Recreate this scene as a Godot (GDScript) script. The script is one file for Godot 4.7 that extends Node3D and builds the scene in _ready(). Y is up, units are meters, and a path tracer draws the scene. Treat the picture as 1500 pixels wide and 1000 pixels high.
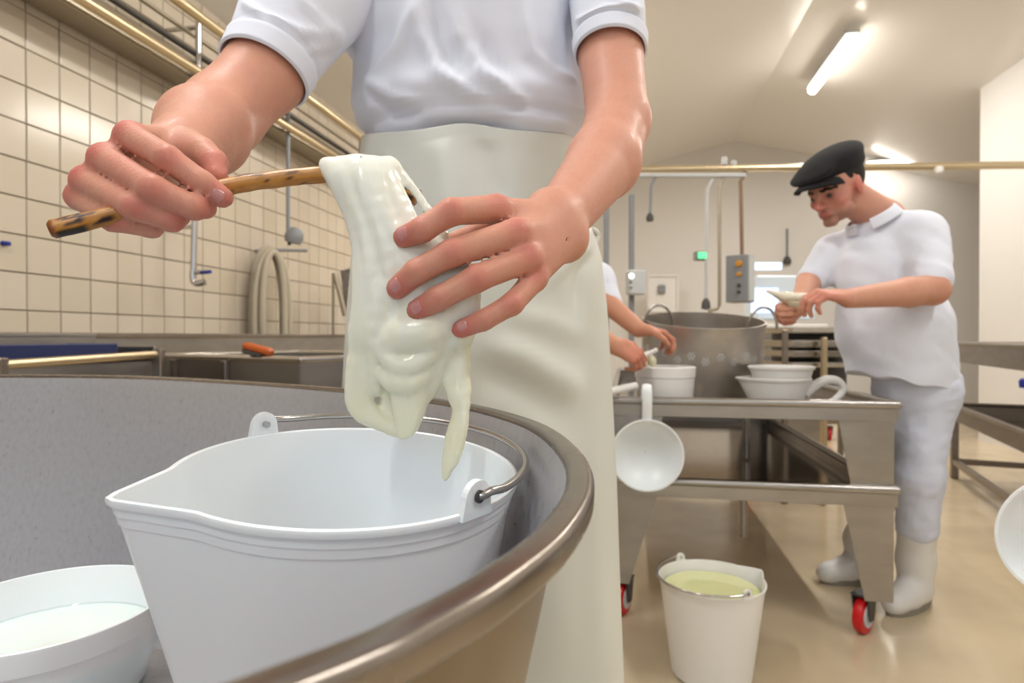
extends Node3D

const F := 905.0
const PITCH := 0.007735
const PHI := 0.18326
var M := {}
var names := {}
var cam_xf: Transform3D

# ---------------------------------------------------------------- mesh builder
class G:
	var v := PackedVector3Array()
	var c := PackedColorArray()
	var ix := PackedInt32Array()
	var has_c := false
	func vert(p: Vector3, col := Color.WHITE) -> int:
		v.append(p); c.append(col)
		return v.size() - 1
	func tri(a: Vector3, b: Vector3, d: Vector3) -> void:   # a b d counter-clockwise seen from outside
		var n := v.size()
		v.append_array(PackedVector3Array([a, b, d])); c.append_array(PackedColorArray([Color.WHITE, Color.WHITE, Color.WHITE]))
		ix.append_array(PackedInt32Array([n, n + 2, n + 1]))
	func quad(a: Vector3, b: Vector3, d: Vector3, e: Vector3) -> void:
		var n := v.size()
		v.append_array(PackedVector3Array([a, b, d, e])); c.append_array(PackedColorArray([Color.WHITE, Color.WHITE, Color.WHITE, Color.WHITE]))
		ix.append_array(PackedInt32Array([n, n + 2, n + 1, n, n + 3, n + 2]))
	# rows of points; rows[i][j]; outside is on the side of (j direction) x (i direction)
	func grid(rows: Array, closed_j := true, closed_i := false, flip := false, cols: Array = []) -> void:
		var n0 := v.size()
		var m: int = rows[0].size()
		for i in rows.size():
			for j in m:
				vert(rows[i][j], cols[i][j] if cols.size() else Color.WHITE)
		for i in (rows.size() if closed_i else rows.size() - 1):
			var i2 := (i + 1) % rows.size()
			for j in (m if closed_j else m - 1):
				var j2 := (j + 1) % m
				var a := n0 + i * m + j
				var b := n0 + i * m + j2
				var d := n0 + i2 * m + j2
				var e := n0 + i2 * m + j
				if flip:
					ix.append_array(PackedInt32Array([a, b, d, a, d, e]))
				else:
					ix.append_array(PackedInt32Array([a, d, b, a, e, d]))
	func fan(ring: Array, flip := false) -> void:
		var mid := Vector3.ZERO
		for p in ring: mid += p
		mid /= ring.size()
		for j in ring.size():
			var q: Vector3 = ring[(j + 1) % ring.size()]
			if flip: tri(mid, q, ring[j])
			else: tri(mid, ring[j], q)
	func mesh() -> ArrayMesh:
		var nrm := PackedVector3Array()
		nrm.resize(v.size())
		for t in range(0, ix.size(), 3):
			var a := v[ix[t]]
			var n := (v[ix[t + 2]] - a).cross(v[ix[t + 1]] - a)
			nrm[ix[t]] += n; nrm[ix[t + 1]] += n; nrm[ix[t + 2]] += n
		for i in nrm.size():
			nrm[i] = nrm[i].normalized() if nrm[i].length_squared() > 1e-24 else Vector3.UP
		var arr := []
		arr.resize(Mesh.ARRAY_MAX)
		arr[Mesh.ARRAY_VERTEX] = v
		arr[Mesh.ARRAY_NORMAL] = nrm
		arr[Mesh.ARRAY_INDEX] = ix
		if has_c: arr[Mesh.ARRAY_COLOR] = c
		var m := ArrayMesh.new()
		m.add_surface_from_arrays(Mesh.PRIMITIVE_TRIANGLES, arr)
		return m

# ---------------------------------------------------------------- smooth-blended solids meshed as surface nets
class Solid:
	var A := PackedVector3Array()
	var D := PackedVector3Array()
	var IL := PackedFloat32Array()
	var RA := PackedFloat32Array()
	var DR := PackedFloat32Array()
	var GR := PackedInt32Array()
	var E := []            # null or Basis (inverse of an ellipsoid's axes)
	var k := 0.01          # blend inside group 0
	var kf := 0.0035       # blend inside the other groups
	var kj := 0.006        # blend of a group with group 0
	var seq := {}          # group -> blend with all earlier groups, in place of kj
	var disp = null
	func cap(a: Vector3, b: Vector3, ra: float, rb: float, group := 0) -> void:
		A.append(a); D.append(b - a); IL.append(1.0 / maxf((b - a).length_squared(), 1e-12)); RA.append(ra); DR.append(rb - ra); GR.append(group); E.append(null)
	func chain(pts: Array, rr: Array, group := 0) -> void:
		for i in pts.size() - 1: cap(pts[i], pts[i + 1], rr[i], rr[i + 1], group)
	func ell(at: Vector3, axes: Basis, r: Vector3, group := 0) -> void:
		A.append(at); D.append(Vector3.ZERO); IL.append(0.0); RA.append(minf(r.x, minf(r.y, r.z))); DR.append(maxf(r.x, maxf(r.y, r.z))); GR.append(group)
		E.append(Basis(axes.x * r.x, axes.y * r.y, axes.z * r.z).inverse())
	func one(i: int, p: Vector3) -> float:
		var q := p - A[i]
		if E[i] != null:
			var w: Vector3 = E[i] * q
			var k0 := w.length()
			var w2: Vector3 = w * E[i]      # transposed
			return k0 * (k0 - 1.0) / maxf(w2.length(), 1e-9) if k0 > 1e-6 else -RA[i]
		var t := clampf(q.dot(D[i]) * IL[i], 0.0, 1.0)
		return (q - D[i] * t).length() - RA[i] - DR[i] * t
	func eval(p: Vector3, list: PackedInt32Array) -> float:
		var base := 1e9
		var res := 1e9
		var cur := 1e9
		var cg := -1
		for i in list:
			var d: float
			if E[i] == null:
				var q := p - A[i]
				var t := clampf(q.dot(D[i]) * IL[i], 0.0, 1.0)
				d = (q - D[i] * t).length() - RA[i] - DR[i] * t
			else:
				d = one(i, p)
			if GR[i] != cg:
				if cg == 0: base = cur
				elif cg > 0:
					if seq.has(cg):
						var kq: float = seq[cg]
						var hq := maxf(kq - absf(res - cur), 0.0)
						res = minf(res, cur) - hq * hq / (4.0 * kq)
					else:
						var hh := maxf(kj - absf(base - cur), 0.0)
						res = minf(res, minf(base, cur) - hh * hh / (4.0 * kj))
				cg = GR[i]; cur = d
			else:
				var kk := k if cg == 0 else kf
				var h := maxf(kk - absf(cur - d), 0.0)
				cur = minf(cur, d) - h * h / (4.0 * kk)
		if cg == 0: base = cur
		elif seq.has(cg):
			var kq: float = seq[cg]
			var hq := maxf(kq - absf(res - cur), 0.0)
			res = minf(res, cur) - hq * hq / (4.0 * kq)
		elif cg > 0:
			var hh := maxf(kj - absf(base - cur), 0.0)
			res = minf(res, minf(base, cur) - hh * hh / (4.0 * kj))
		res = minf(res, base)
		if disp != null: res -= disp.call(p)
		return res
	func build(h: float, g: G, slack := 0.0) -> void:
		var lo := Vector3(1e9, 1e9, 1e9)
		var hi := -lo
		for i in A.size():
			var r := (DR[i] if E[i] != null else maxf(RA[i], RA[i] + DR[i])) + slack + h * 2
			for q in [A[i], A[i] + D[i]]:
				lo = lo.min(q - Vector3(r, r, r)); hi = hi.max(q + Vector3(r, r, r))
		var B := 5
		var N := B + 1
		var bs := h * B
		var rad := bs * 0.8661
		var nb := Vector3i(((hi - lo) / bs).ceil())
		var cells := {}
		var quads := PackedInt32Array()
		var order := range(A.size())
		order.sort_custom(func(p, q): return GR[p] < GR[q] or (GR[p] == GR[q] and p < q))
		var kmax := maxf(k, kj)
		for q in seq: kmax = maxf(kmax, seq[q])
		var vals := PackedFloat32Array()
		vals.resize(N * N * N)
		var ds := PackedFloat32Array()
		ds.resize(A.size())
		for bx in nb.x:
			for by in nb.y:
				for bz in nb.z:
					var o := lo + Vector3(bx, by, bz) * bs
					var cc := o + Vector3.ONE * (bs * 0.5)
					var best := 1e9
					for i in A.size():
						ds[i] = one(i, cc)
						best = minf(best, ds[i])
					if best > rad * 1.25 + kmax * 0.6 + slack or best < -rad * 1.6 - slack - kmax * 0.3: continue
					var list := PackedInt32Array()
					for i in order:
						if ds[i] < rad * 1.2 + kmax: list.append(i)
					if list.is_empty(): continue
					var n := 0
					var pos := 0
					for x in N:
						for y in N:
							for z in N:
								var s := eval(o + Vector3(x, y, z) * h, list)
								vals[n] = s
								if s < 0: pos += 1
								n += 1
					if pos == 0 or pos == N * N * N: continue
					for x in B:
						for y in B:
							for z in B:
								var i0 := (x * N + y) * N + z
								var s0 := vals[i0]
								var gx := bx * B + x
								var gy := by * B + y
								var gz := bz * B + z
								var sx := vals[i0 + N * N]
								var sy := vals[i0 + N]
								var sz := vals[i0 + 1]
								if (s0 < 0) != (sx < 0): quads.append_array(PackedInt32Array([gx, gy, gz, 0, int(s0 < 0)]))
								if (s0 < 0) != (sy < 0): quads.append_array(PackedInt32Array([gx, gy, gz, 1, int(s0 < 0)]))
								if (s0 < 0) != (sz < 0): quads.append_array(PackedInt32Array([gx, gy, gz, 2, int(s0 < 0)]))
								var s3 := vals[i0 + N + 1]
								var s5 := vals[i0 + N * N + 1]
								var s6 := vals[i0 + N * N + N]
								var s7 := vals[i0 + N * N + N + 1]
								var neg := int(s0 < 0) + int(sx < 0) + int(sy < 0) + int(sz < 0) + int(s3 < 0) + int(s5 < 0) + int(s6 < 0) + int(s7 < 0)
								if neg == 0 or neg == 8: continue
								var sum := Vector3.ZERO
								var cnt := 0
								var cv := [s0, sz, sy, s3, sx, s5, s6, s7]
								for e in 12:
									var a: int = EA[e]
									var b: int = EB[e]
									var va: float = cv[a]
									var vb: float = cv[b]
									if (va < 0) != (vb < 0):
										var t := va / (va - vb)
										var pa := Vector3(a >> 2 & 1, a >> 1 & 1, a & 1)
										var pb := Vector3(b >> 2 & 1, b >> 1 & 1, b & 1)
										sum += pa.lerp(pb, t); cnt += 1
								cells[(gx * 4096 + gy) * 4096 + gz] = g.vert(o + (Vector3(x, y, z) + sum / cnt) * h)
		for q in range(0, quads.size(), 5):
			var x := quads[q]
			var y := quads[q + 1]
			var z := quads[q + 2]
			var w := [0, 0, 0, 0]
			var ok := true
			for m in 4:
				var da := -1 if m == 1 or m == 2 else 0
				var db := -1 if m >= 2 else 0
				var kk: int
				if quads[q + 3] == 0: kk = (x * 4096 + y + da) * 4096 + z + db
				elif quads[q + 3] == 1: kk = ((x + db) * 4096 + y) * 4096 + z + da
				else: kk = ((x + da) * 4096 + y + db) * 4096 + z
				if not cells.has(kk):
					var cx := kk / 16777216
					cells[kk] = g.vert(lo + Vector3(cx + .5, kk / 4096 % 4096 + .5, kk % 4096 + .5) * h)
				w[m] = cells[kk]
			if not ok: continue
			if quads[q + 4]: g.ix.append_array(PackedInt32Array([w[0], w[2], w[1], w[0], w[3], w[2]]))
			else: g.ix.append_array(PackedInt32Array([w[0], w[1], w[2], w[0], w[2], w[3]]))
	const EA := [0, 2, 4, 6, 0, 1, 4, 5, 0, 1, 2, 3]
	const EB := [1, 3, 5, 7, 2, 3, 6, 7, 4, 5, 6, 7]

# ---------------------------------------------------------------- places
func P(u: float, v: float, d: float) -> Vector3:
	return cam_xf * Vector3((u - 750.0) / F * d, -(v - 500.0) / F * d, -d)
func U(p: Vector3) -> Vector2:
	var q := cam_xf.affine_inverse() * p
	return Vector2(750.0 + F * q.x / -q.z, 500.0 - F * q.y / -q.z)
func R(lat: float, y: float, along: float) -> Vector3:      # the room's own directions
	return Vector3(lat * cos(PHI) + along * sin(PHI), y, lat * sin(PHI) - along * cos(PHI))
func room_xf(lat: float, y: float, along: float) -> Transform3D:
	return Transform3D(Basis(Vector3.UP, -PHI), R(lat, y, along))

# ---------------------------------------------------------------- nodes
func numbered(called: String) -> String:
	var n: int = names.get(called, 0)
	names[called] = n + 1
	return called if n == 0 else "%s_%03d" % [called, n]
func world_of(n: Node) -> Transform3D:
	var t := Transform3D()
	while n != self and n is Node3D:
		t = n.transform * t
		n = n.get_parent()
	return t
func thing(called: String, label: String, category: String, at := Transform3D(), group := "") -> Node3D:
	var o := Node3D.new()
	o.name = numbered(called)
	add_child(o)
	o.transform = at
	return tag(o, label, category, group)
func tag(o: Node3D, label: String, category: String, group := "", kind := "") -> Node3D:
	o.set_meta("label", label)
	if category: o.set_meta("category", category)
	if group: o.set_meta("group", group)
	if kind: o.set_meta("kind", kind)
	return o
func put(called: String, g, m: Material, parent: Node = self, local := false, at := Transform3D()) -> MeshInstance3D:
	var o := MeshInstance3D.new()
	o.mesh = g.mesh() if g is G else g
	o.material_override = m
	if parent == self:
		o.name = numbered(called)
		add_child(o)
		o.transform = at
	else:
		o.name = called
		parent.add_child(o, true)
		o.transform = at if local else world_of(parent).affine_inverse() * at
	return o
func struct(called: String, g, m: Material, label: String, at := Transform3D()) -> MeshInstance3D:
	var o := MeshInstance3D.new()
	o.mesh = g.mesh() if g is G else g
	o.material_override = m
	o.name = called
	add_child(o)
	o.transform = at
	tag(o, label, called.get_slice("_", 0), "", "structure")
	return o

# ---------------------------------------------------------------- shapes
func box(g: G, at: Vector3, size: Vector3, bas := Basis(), bev := 0.004) -> void:
	var s := size * 0.5
	bev = minf(bev, minf(s.x, minf(s.y, s.z)) * 0.6)
	var t := s - Vector3(bev, bev, bev)
	for ax in 3:
		for sg in [-1.0, 1.0]:
			var n := Vector3.ZERO; n[ax] = sg
			var a := Vector3.ZERO; a[(ax + 1) % 3] = 1.0
			var b := Vector3.ZERO; b[(ax + 2) % 3] = sg
			var c := n * s[ax]
			var ua := a * t[(ax + 1) % 3]
			var ub := b * t[(ax + 2) % 3]
			g.quad(at + bas * (c - ua - ub), at + bas * (c + ua - ub), at + bas * (c + ua + ub), at + bas * (c - ua + ub))
	for ax in 3:
		var b1 := (ax + 1) % 3
		var b2 := (ax + 2) % 3
		for s1 in [-1.0, 1.0]:
			for s2 in [-1.0, 1.0]:
				var p := Vector3.ZERO; p[b1] = s1 * s[b1]; p[b2] = s2 * t[b2]
				var q := Vector3.ZERO; q[b1] = s1 * t[b1]; q[b2] = s2 * s[b2]
				var l := Vector3.ZERO; l[ax] = -t[ax] * s1 * s2
				g.quad(at + bas * (p - l), at + bas * (p + l), at + bas * (q + l), at + bas * (q - l))
	for i in 8:
		var sg := Vector3(1 if i & 1 else -1, 1 if i & 2 else -1, 1 if i & 4 else -1)
		var a := at + bas * (sg * Vector3(s.x, t.y, t.z))
		var b := at + bas * (sg * Vector3(t.x, s.y, t.z))
		var c := at + bas * (sg * Vector3(t.x, t.y, s.z))
		if sg.x * sg.y * sg.z > 0: g.tri(a, b, c)
		else: g.tri(a, c, b)
func boxm(size: Vector3, bev := 0.004) -> G:
	var g := G.new()
	box(g, Vector3.ZERO, size, Basis(), bev)
	return g
func spline(pts: Array, per := 6, closed := false) -> Array:
	var out := []
	var n := pts.size()
	for i in (n if closed else n - 1):
		var p0 = pts[(i - 1 + n) % n] if closed or i > 0 else pts[0]
		var p1 = pts[i]
		var p2 = pts[(i + 1) % n]
		var p3 = pts[(i + 2) % n] if closed or i + 2 < n else pts[n - 1]
		for s in per:
			var t := float(s) / per
			out.append(0.5 * (2.0 * p1 + (p2 - p0) * t + (2.0 * p0 - 5.0 * p1 + 4.0 * p2 - p3) * t * t + (3.0 * p1 - p0 - 3.0 * p2 + p3) * t * t * t))
	if not closed: out.append(pts[n - 1])
	return out
func tube(g: G, pts: Array, rad, seg := 12, closed := false, cap := true) -> void:
	var rows := []
	var n := pts.size()
	var side := Vector3.ZERO
	for i in n:
		var a: Vector3 = pts[(i - 1 + n) % n] if closed or i > 0 else pts[0]
		var b: Vector3 = pts[(i + 1) % n] if closed or i < n - 1 else pts[n - 1]
		var t := (b - a).normalized()
		if side == Vector3.ZERO: side = t.cross(Vector3.UP if absf(t.y) < 0.9 else Vector3.RIGHT).normalized()
		side = (side - t * side.dot(t)).normalized()
		var up := side.cross(t)
		var r: float = rad[i] if rad is Array else rad
		var row := []
		for j in seg:
			var an := TAU * j / seg
			row.append(pts[i] + (side * cos(an) + up * sin(an)) * r)
		rows.append(row)
	g.grid(rows, true, closed, true)
	if cap and not closed:
		g.fan(rows[0], false)
		g.fan(rows[n - 1], true)
# profile of Vector2(radius, height), from outside bottom upwards; split where it turns sharply
func lathe(g: G, prof: Array, seg := 40, xf := Transform3D(), shape = null) -> void:
	var strip := [prof[0]]
	for i in range(1, prof.size()):
		strip.append(prof[i])
		var last := i == prof.size() - 1
		if last or absf((prof[i] - prof[i - 1]).angle_to(prof[i + 1] - prof[i])) > 0.75:
			var rows := []
			for q in strip:
				var row := []
				for j in seg:
					var an := TAU * j / seg
					var r: float = q.x
					if shape != null: r = shape.call(an, q)
					row.append(xf * Vector3(r * cos(an), q.y, -r * sin(an)))
				rows.append(row)
			g.grid(rows, true, false, false)
			strip = [prof[i]]
func extrude(g: G, poly: PackedVector2Array, depth: float, xf := Transform3D()) -> void:
	if Geometry2D.is_polygon_clockwise(poly): poly.reverse()
	var tr := Geometry2D.triangulate_polygon(poly)
	var hz := depth * 0.5
	for t in range(0, tr.size(), 3):
		var a := poly[tr[t]]
		var b := poly[tr[t + 1]]
		var c := poly[tr[t + 2]]
		if (b - a).cross(c - a) < 0:
			var s := b
			b = c; c = s
		g.tri(xf * Vector3(a.x, a.y, hz), xf * Vector3(b.x, b.y, hz), xf * Vector3(c.x, c.y, hz))
		g.tri(xf * Vector3(a.x, a.y, -hz), xf * Vector3(c.x, c.y, -hz), xf * Vector3(b.x, b.y, -hz))
	for i in poly.size():
		var a := poly[i]
		var b := poly[(i + 1) % poly.size()]
		g.quad(xf * Vector3(a.x, a.y, -hz), xf * Vector3(b.x, b.y, -hz), xf * Vector3(b.x, b.y, hz), xf * Vector3(a.x, a.y, hz))
func fold(p: Vector2, pts: Array, w: float) -> float:     # a soft ridge along a line that fades at both ends
	var best := 1e9
	var at := 0.0
	for i in pts.size() - 1:
		var q := Geometry2D.get_closest_point_to_segment(p, pts[i], pts[i + 1])
		var d := p.distance_to(q)
		if d < best:
			best = d
			at = (i + pts[i].distance_to(q) / maxf(pts[i].distance_to(pts[i + 1]), .01)) / (pts.size() - 1.0)
	if best > w * 2.8: return 0.0
	return exp(-best * best / (w * w)) * smoothstep(-.12, .3, at) * smoothstep(1.12, .7, at)
func seg_dist(p: Vector2, pts: Array) -> float:
	var best := 1e9
	for i in pts.size() - 1:
		best = minf(best, p.distance_to(Geometry2D.get_closest_point_to_segment(p, pts[i], pts[i + 1])))
	return best

# ---------------------------------------------------------------- materials
func noise_tex(size: int, freq: float, seed_: int, lo: float, hi: float, octaves := 4) -> NoiseTexture2D:
	var n := FastNoiseLite.new()
	n.seed = seed_; n.frequency = freq; n.fractal_octaves = octaves
	var t := NoiseTexture2D.new()
	t.width = size; t.height = size; t.seamless = true; t.noise = n
	var ramp := Gradient.new()
	ramp.set_color(0, Color(lo, lo, lo)); ramp.set_color(1, Color(hi, hi, hi))
	t.color_ramp = ramp
	return t
func mat(key: String, col: Color, rough := 0.5, metal := 0.0, more := {}) -> StandardMaterial3D:
	var m := StandardMaterial3D.new()
	m.resource_name = key
	m.albedo_color = col; m.roughness = rough; m.metallic = metal
	for q in more: m.set(q, more[q])
	M[key] = m
	return m
func tri_map(m: StandardMaterial3D, scale: Vector3) -> void:
	m.uv1_triplanar = true; m.uv1_world_triplanar = true; m.uv1_scale = scale
func make_materials() -> void:
	var cloud := noise_tex(512, 0.012, 3, 0.90, 1.0)
	var streak := noise_tex(512, 0.02, 5, 0.75, 1.0, 3)
	var fine := noise_tex(512, 0.09, 8, 0.3, 1.0, 3)
	var rough := noise_tex(512, 0.02, 11, 0.35, 1.0, 5)
	for q in [["steel", Color(0.70, 0.685, 0.665), 0.36, Vector3(0.7, 2, 0.7)], ["steel_dark", Color(0.62, 0.585, 0.55), 0.42, Vector3(0.7, 2, 0.7)], ["steel_bright", Color(0.80, 0.78, 0.75), 0.22, Vector3(3, 3, 3)], ["steel_brown", Color(0.61, 0.575, 0.54), 0.3, Vector3(2, 2, 2)]]:
		var m := mat(q[0], q[1], q[2], 1.0)
		m.roughness_texture = streak; m.albedo_texture = cloud
		m.heightmap_enabled = false
		tri_map(m, q[3])
	for q in [["steel_pan", Color(0.62, 0.57, 0.51), 0.16], ["steel_pot", Color(0.76, 0.735, 0.70), 0.5]]:
		var m := mat(q[0], q[1], q[2], 1.0)
		m.roughness_texture = streak; m.albedo_texture = cloud
		tri_map(m, Vector3(2, 2, 2))
	var vo := mat("vat_outer", Color(0.56, 0.51, 0.44), 0.32, 1.0)
	vo.albedo_texture = cloud
	tri_map(vo, Vector3(3, 1, 3))
	mat("pipe_brown", Color(0.52, 0.42, 0.34), 0.4, 0.5)
	var vs := mat("vat_steel", Color(0.76, 0.765, 0.785), 0.5, 0.7)
	var sp := noise_tex(1024, 0.05, 21, 0.0, 1.0, 4)
	var ramp := Gradient.new()
	ramp.offsets = PackedFloat32Array([0.0, 0.13, 0.20, 0.5, 1.0])
	ramp.colors = PackedColorArray([Color(0.62, 0.58, 0.55), Color(0.80, 0.775, 0.76), Color(0.94, 0.935, 0.93), Color(0.965, 0.965, 0.965), Color(1, 1, 1)])
	sp.color_ramp = ramp
	vs.albedo_texture = sp; vs.roughness_texture = cloud
	tri_map(vs, Vector3(1.6, 1.1, 1.6))
	mat("chrome", Color(0.75, 0.74, 0.73), 0.18, 1.0)
	mat("pipe_dull", Color(0.66, 0.62, 0.55), 0.38, 0.7)
	mat("pipe_gold", Color(0.80, 0.73, 0.60), 0.3, 0.85)
	for i in 3:
		var t := mat("tile%d" % i, [Color(0.79, 0.74, 0.665), Color(0.80, 0.75, 0.68), Color(0.78, 0.73, 0.65)][i], 0.16)
		t.heightmap_enabled = false
	mat("grout", Color(0.56, 0.52, 0.46), 0.85)
	var ce := mat("ceiling", Color(0.94, 0.925, 0.905), 0.26)
	ce.roughness_texture = cloud; tri_map(ce, Vector3(0.5, 0.5, 0.5))
	mat("wall_white", Color(0.885, 0.872, 0.855), 0.55)
	var fl := mat("floor", Color(0.85, 0.775, 0.65), 0.27)
	fl.roughness_texture = rough; fl.albedo_texture = noise_tex(512, 0.006, 14, 0.88, 1.0, 4)
	fl.metallic_specular = 0.6
	tri_map(fl, Vector3(0.45, 0.45, 0.45))
	var sk := {"subsurf_scatter_enabled": true, "subsurf_scatter_strength": 0.12, "vertex_color_use_as_albedo": true, "heightmap_enabled": true, "heightmap_texture": fine, "heightmap_scale": 0.04, "metallic_specular": 0.36}
	tri_map(mat("skin", Color.WHITE, 0.55, 0.0, sk), Vector3(14, 14, 14))
	var wet := sk.duplicate()
	var wn := noise_tex(512, 0.018, 41, 0.0, 1.0, 4)
	var wr := Gradient.new()
	wr.offsets = PackedFloat32Array([0.0, 0.56, 0.68, 1.0])
	wr.colors = PackedColorArray([Color(0.0, 0.0, 0.0), Color(0.05, 0.05, 0.05), Color(0.8, 0.8, 0.8), Color(1, 1, 1)])
	wn.color_ramp = wr
	wet.merge({"clearcoat_enabled": true, "clearcoat": 0.28, "clearcoat_roughness": 0.3, "clearcoat_texture": wn})
	tri_map(mat("skin_wet", Color.WHITE, 0.52, 0.0, wet), Vector3(14, 14, 14))
	mat("nail", Color(0.76, 0.53, 0.51), 0.25, 0.0, {"subsurf_scatter_enabled": true, "subsurf_scatter_strength": 0.1})
	mat("cheese", Color.WHITE, 0.2, 0.0, {"subsurf_scatter_enabled": true, "subsurf_scatter_strength": 0.06, "vertex_color_use_as_albedo": true})
	var cl := mat("shirt", Color(0.88, 0.895, 0.94), 0.85, 0.0, {"rim_enabled": true, "rim": 0.25, "heightmap_enabled": true, "heightmap_texture": noise_tex(256, 0.25, 31, 0.0, 1.0, 2), "heightmap_scale": 0.03})
	tri_map(cl, Vector3(18, 18, 18))
	mat("trousers", Color(0.83, 0.85, 0.91), 0.85, 0.0, {"rim_enabled": true, "rim": 0.2})
	mat("apron", Color(0.86, 0.87, 0.835), 0.42, 0.0, {"clearcoat_enabled": true, "clearcoat": 0.15, "clearcoat_roughness": 0.3})
	mat("rubber_white", Color(0.88, 0.875, 0.86), 0.4)
	mat("sole", Color(0.55, 0.53, 0.48), 0.7)
	mat("plastic", Color(0.945, 0.96, 0.97), 0.3, 0.0, {"subsurf_scatter_enabled": true, "subsurf_scatter_strength": 0.1})
	mat("plastic_warm", Color(0.93, 0.925, 0.91), 0.32)
	mat("whey", Color(0.86, 0.87, 0.66), 0.08, 0.0, {"subsurf_scatter_enabled": true, "subsurf_scatter_strength": 0.2})
	mat("milky", Color(0.86, 0.90, 0.89), 0.06, 0.0, {"subsurf_scatter_enabled": true, "subsurf_scatter_strength": 0.2})
	mat("red", Color(0.80, 0.08, 0.10), 0.35)
	mat("blue", Color(0.10, 0.18, 0.55), 0.4)
	mat("tray_blue", Color(0.09, 0.14, 0.32), 0.45)
	mat("orange", Color(0.70, 0.33, 0.10), 0.5)
	mat("yellow", Color(0.80, 0.55, 0.10), 0.5)
	mat("black", Color(0.035, 0.035, 0.038), 0.8)
	mat("cap_cloth", Color(0.075, 0.077, 0.085), 0.95, 0.0, {"rim_enabled": true, "rim": 0.3, "heightmap_enabled": true, "heightmap_texture": fine, "heightmap_scale": 0.1})
	tri_map(M.cap_cloth, Vector3(12, 12, 12))
	mat("hair", Color(0.10, 0.08, 0.07), 0.8)
	mat("grey", Color(0.52, 0.53, 0.54), 0.45)
	mat("grey_light", Color(0.76, 0.77, 0.77), 0.45)
	mat("grey_dark", Color(0.27, 0.26, 0.25), 0.5)
	mat("hose", Color(0.70, 0.66, 0.58), 0.4)
	mat("panel_blue_white", Color(0.86, 0.91, 0.95), 0.25)
	mat("glow", Color(1, 1, 1), 0.4, 0.0, {"emission_enabled": true, "emission": Color(1.0, 0.97, 0.92), "emission_energy_multiplier": 20.0})
	mat("glow_green", Color(0.4, 0.9, 0.6), 0.4, 0.0, {"emission_enabled": true, "emission": Color(0.35, 1.0, 0.6), "emission_energy_multiplier": 1.6})
	mat("glow_white", Color(1, 1, 1), 0.4, 0.0, {"emission_enabled": true, "emission": Color(1.0, 1.0, 1.0), "emission_energy_multiplier": 4.0})
	mat("glow_blue", Color(0.8, 0.9, 1), 0.4, 0.0, {"emission_enabled": true, "emission": Color(0.74, 0.84, 1.0), "emission_energy_multiplier": 1.8})
	mat("stick", Color.WHITE, 0.35, 0.0, {"vertex_color_use_as_albedo": true})
	mat("pane", Color(0.9, 0.95, 1.0, 0.08), 0.02, 0.0, {"transparency": BaseMaterial3D.TRANSPARENCY_ALPHA})
	mat("drop", Color(1, 1, 1, 0.05), 0.02, 0.0, {"refraction_enabled": true, "refraction_scale": 0.033})

# ================================================================ setting
func setup() -> void:
	var cam := Camera3D.new()
	cam.name = "camera"
	cam.position = Vector3(0, 1.0, 0)
	cam.rotation.x = -PITCH
	cam.fov = rad_to_deg(2.0 * atan(500.0 / F))
	cam.near = 0.02; cam.far = 60.0
	cam_xf = Transform3D(Basis(Vector3.RIGHT, -PITCH), Vector3(0, 1.0, 0))
	var at := CameraAttributesPhysical.new()
	at.frustum_focal_length = 21.72
	at.frustum_focus_distance = 0.53
	at.exposure_aperture = 8.0
	at.exposure_shutter_speed = 60.0
	at.exposure_sensitivity = 400.0
	cam.attributes = at
	cam.current = true
	add_child(cam)
	cam.fov = rad_to_deg(2.0 * atan(500.0 / F))
	var we := WorldEnvironment.new()
	we.name = "environment"
	var e := Environment.new()
	e.background_mode = Environment.BG_SKY
	e.sky = Sky.new()
	var sm := ProceduralSkyMaterial.new()
	sm.sky_top_color = Color(0.72, 0.80, 0.92); sm.sky_horizon_color = Color(0.90, 0.93, 0.97)
	sm.ground_bottom_color = Color(0.5, 0.5, 0.48); sm.ground_horizon_color = Color(0.8, 0.82, 0.84)
	e.sky.sky_material = sm
	e.background_energy_multiplier = 0.4
	e.tonemap_mode = Environment.TONE_MAPPER_LINEAR
	e.tonemap_exposure = 0.75
	e.sdfgi_enabled = true; e.ssao_enabled = true; e.ssil_enabled = true
	we.environment = e
	add_child(we)

func tube_light(label: String, at: Transform3D, length := 1.2, energy := 2.0, warm := Color(1.0, 0.955, 0.89), drop := 0.08) -> void:
	var t := thing("tube_light", label, "light", at, "ceiling tube lights")
	var g := G.new()
	var prof := []
	for i in 10: prof.append(Vector2(cos(PI * i / 9.0), sin(PI * i / 9.0)))
	box(g, Vector3(0, 0.045, 0), Vector3(0.12, 0.03, length + 0.04), Basis(), 0.008)
	put("housing", g, M.grey_light, t, true)
	g = G.new()
	tube(g, [Vector3(0, 0, -length / 2), Vector3(0, 0, -length / 2 + 0.02), Vector3(0, 0, 0), Vector3(0, 0, length / 2 - 0.02), Vector3(0, 0, length / 2)], [0.03, 0.045, 0.045, 0.045, 0.03], 14)
	put("diffuser", g, M.glow, t, true)
	g = G.new()
	for s in [-1, 1]:
		g = G.new()
		tube(g, [Vector3(0, 0.05, s * length * 0.35), Vector3(0, 0.06 + drop, s * length * 0.35)], 0.006, 6)
		put("hanger", g, M.grey, t, true)
	var l := AreaLight3D.new()
	l.name = "lamp"
	l.area_size = Vector2(0.09, length)
	l.light_color = warm
	l.light_energy = energy
	l.shadow_enabled = true
	l.set("area_range", 30.0)
	l.position = Vector3(0, -0.055, 0)
	l.rotation.x = -PI / 2
	t.add_child(l)

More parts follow.
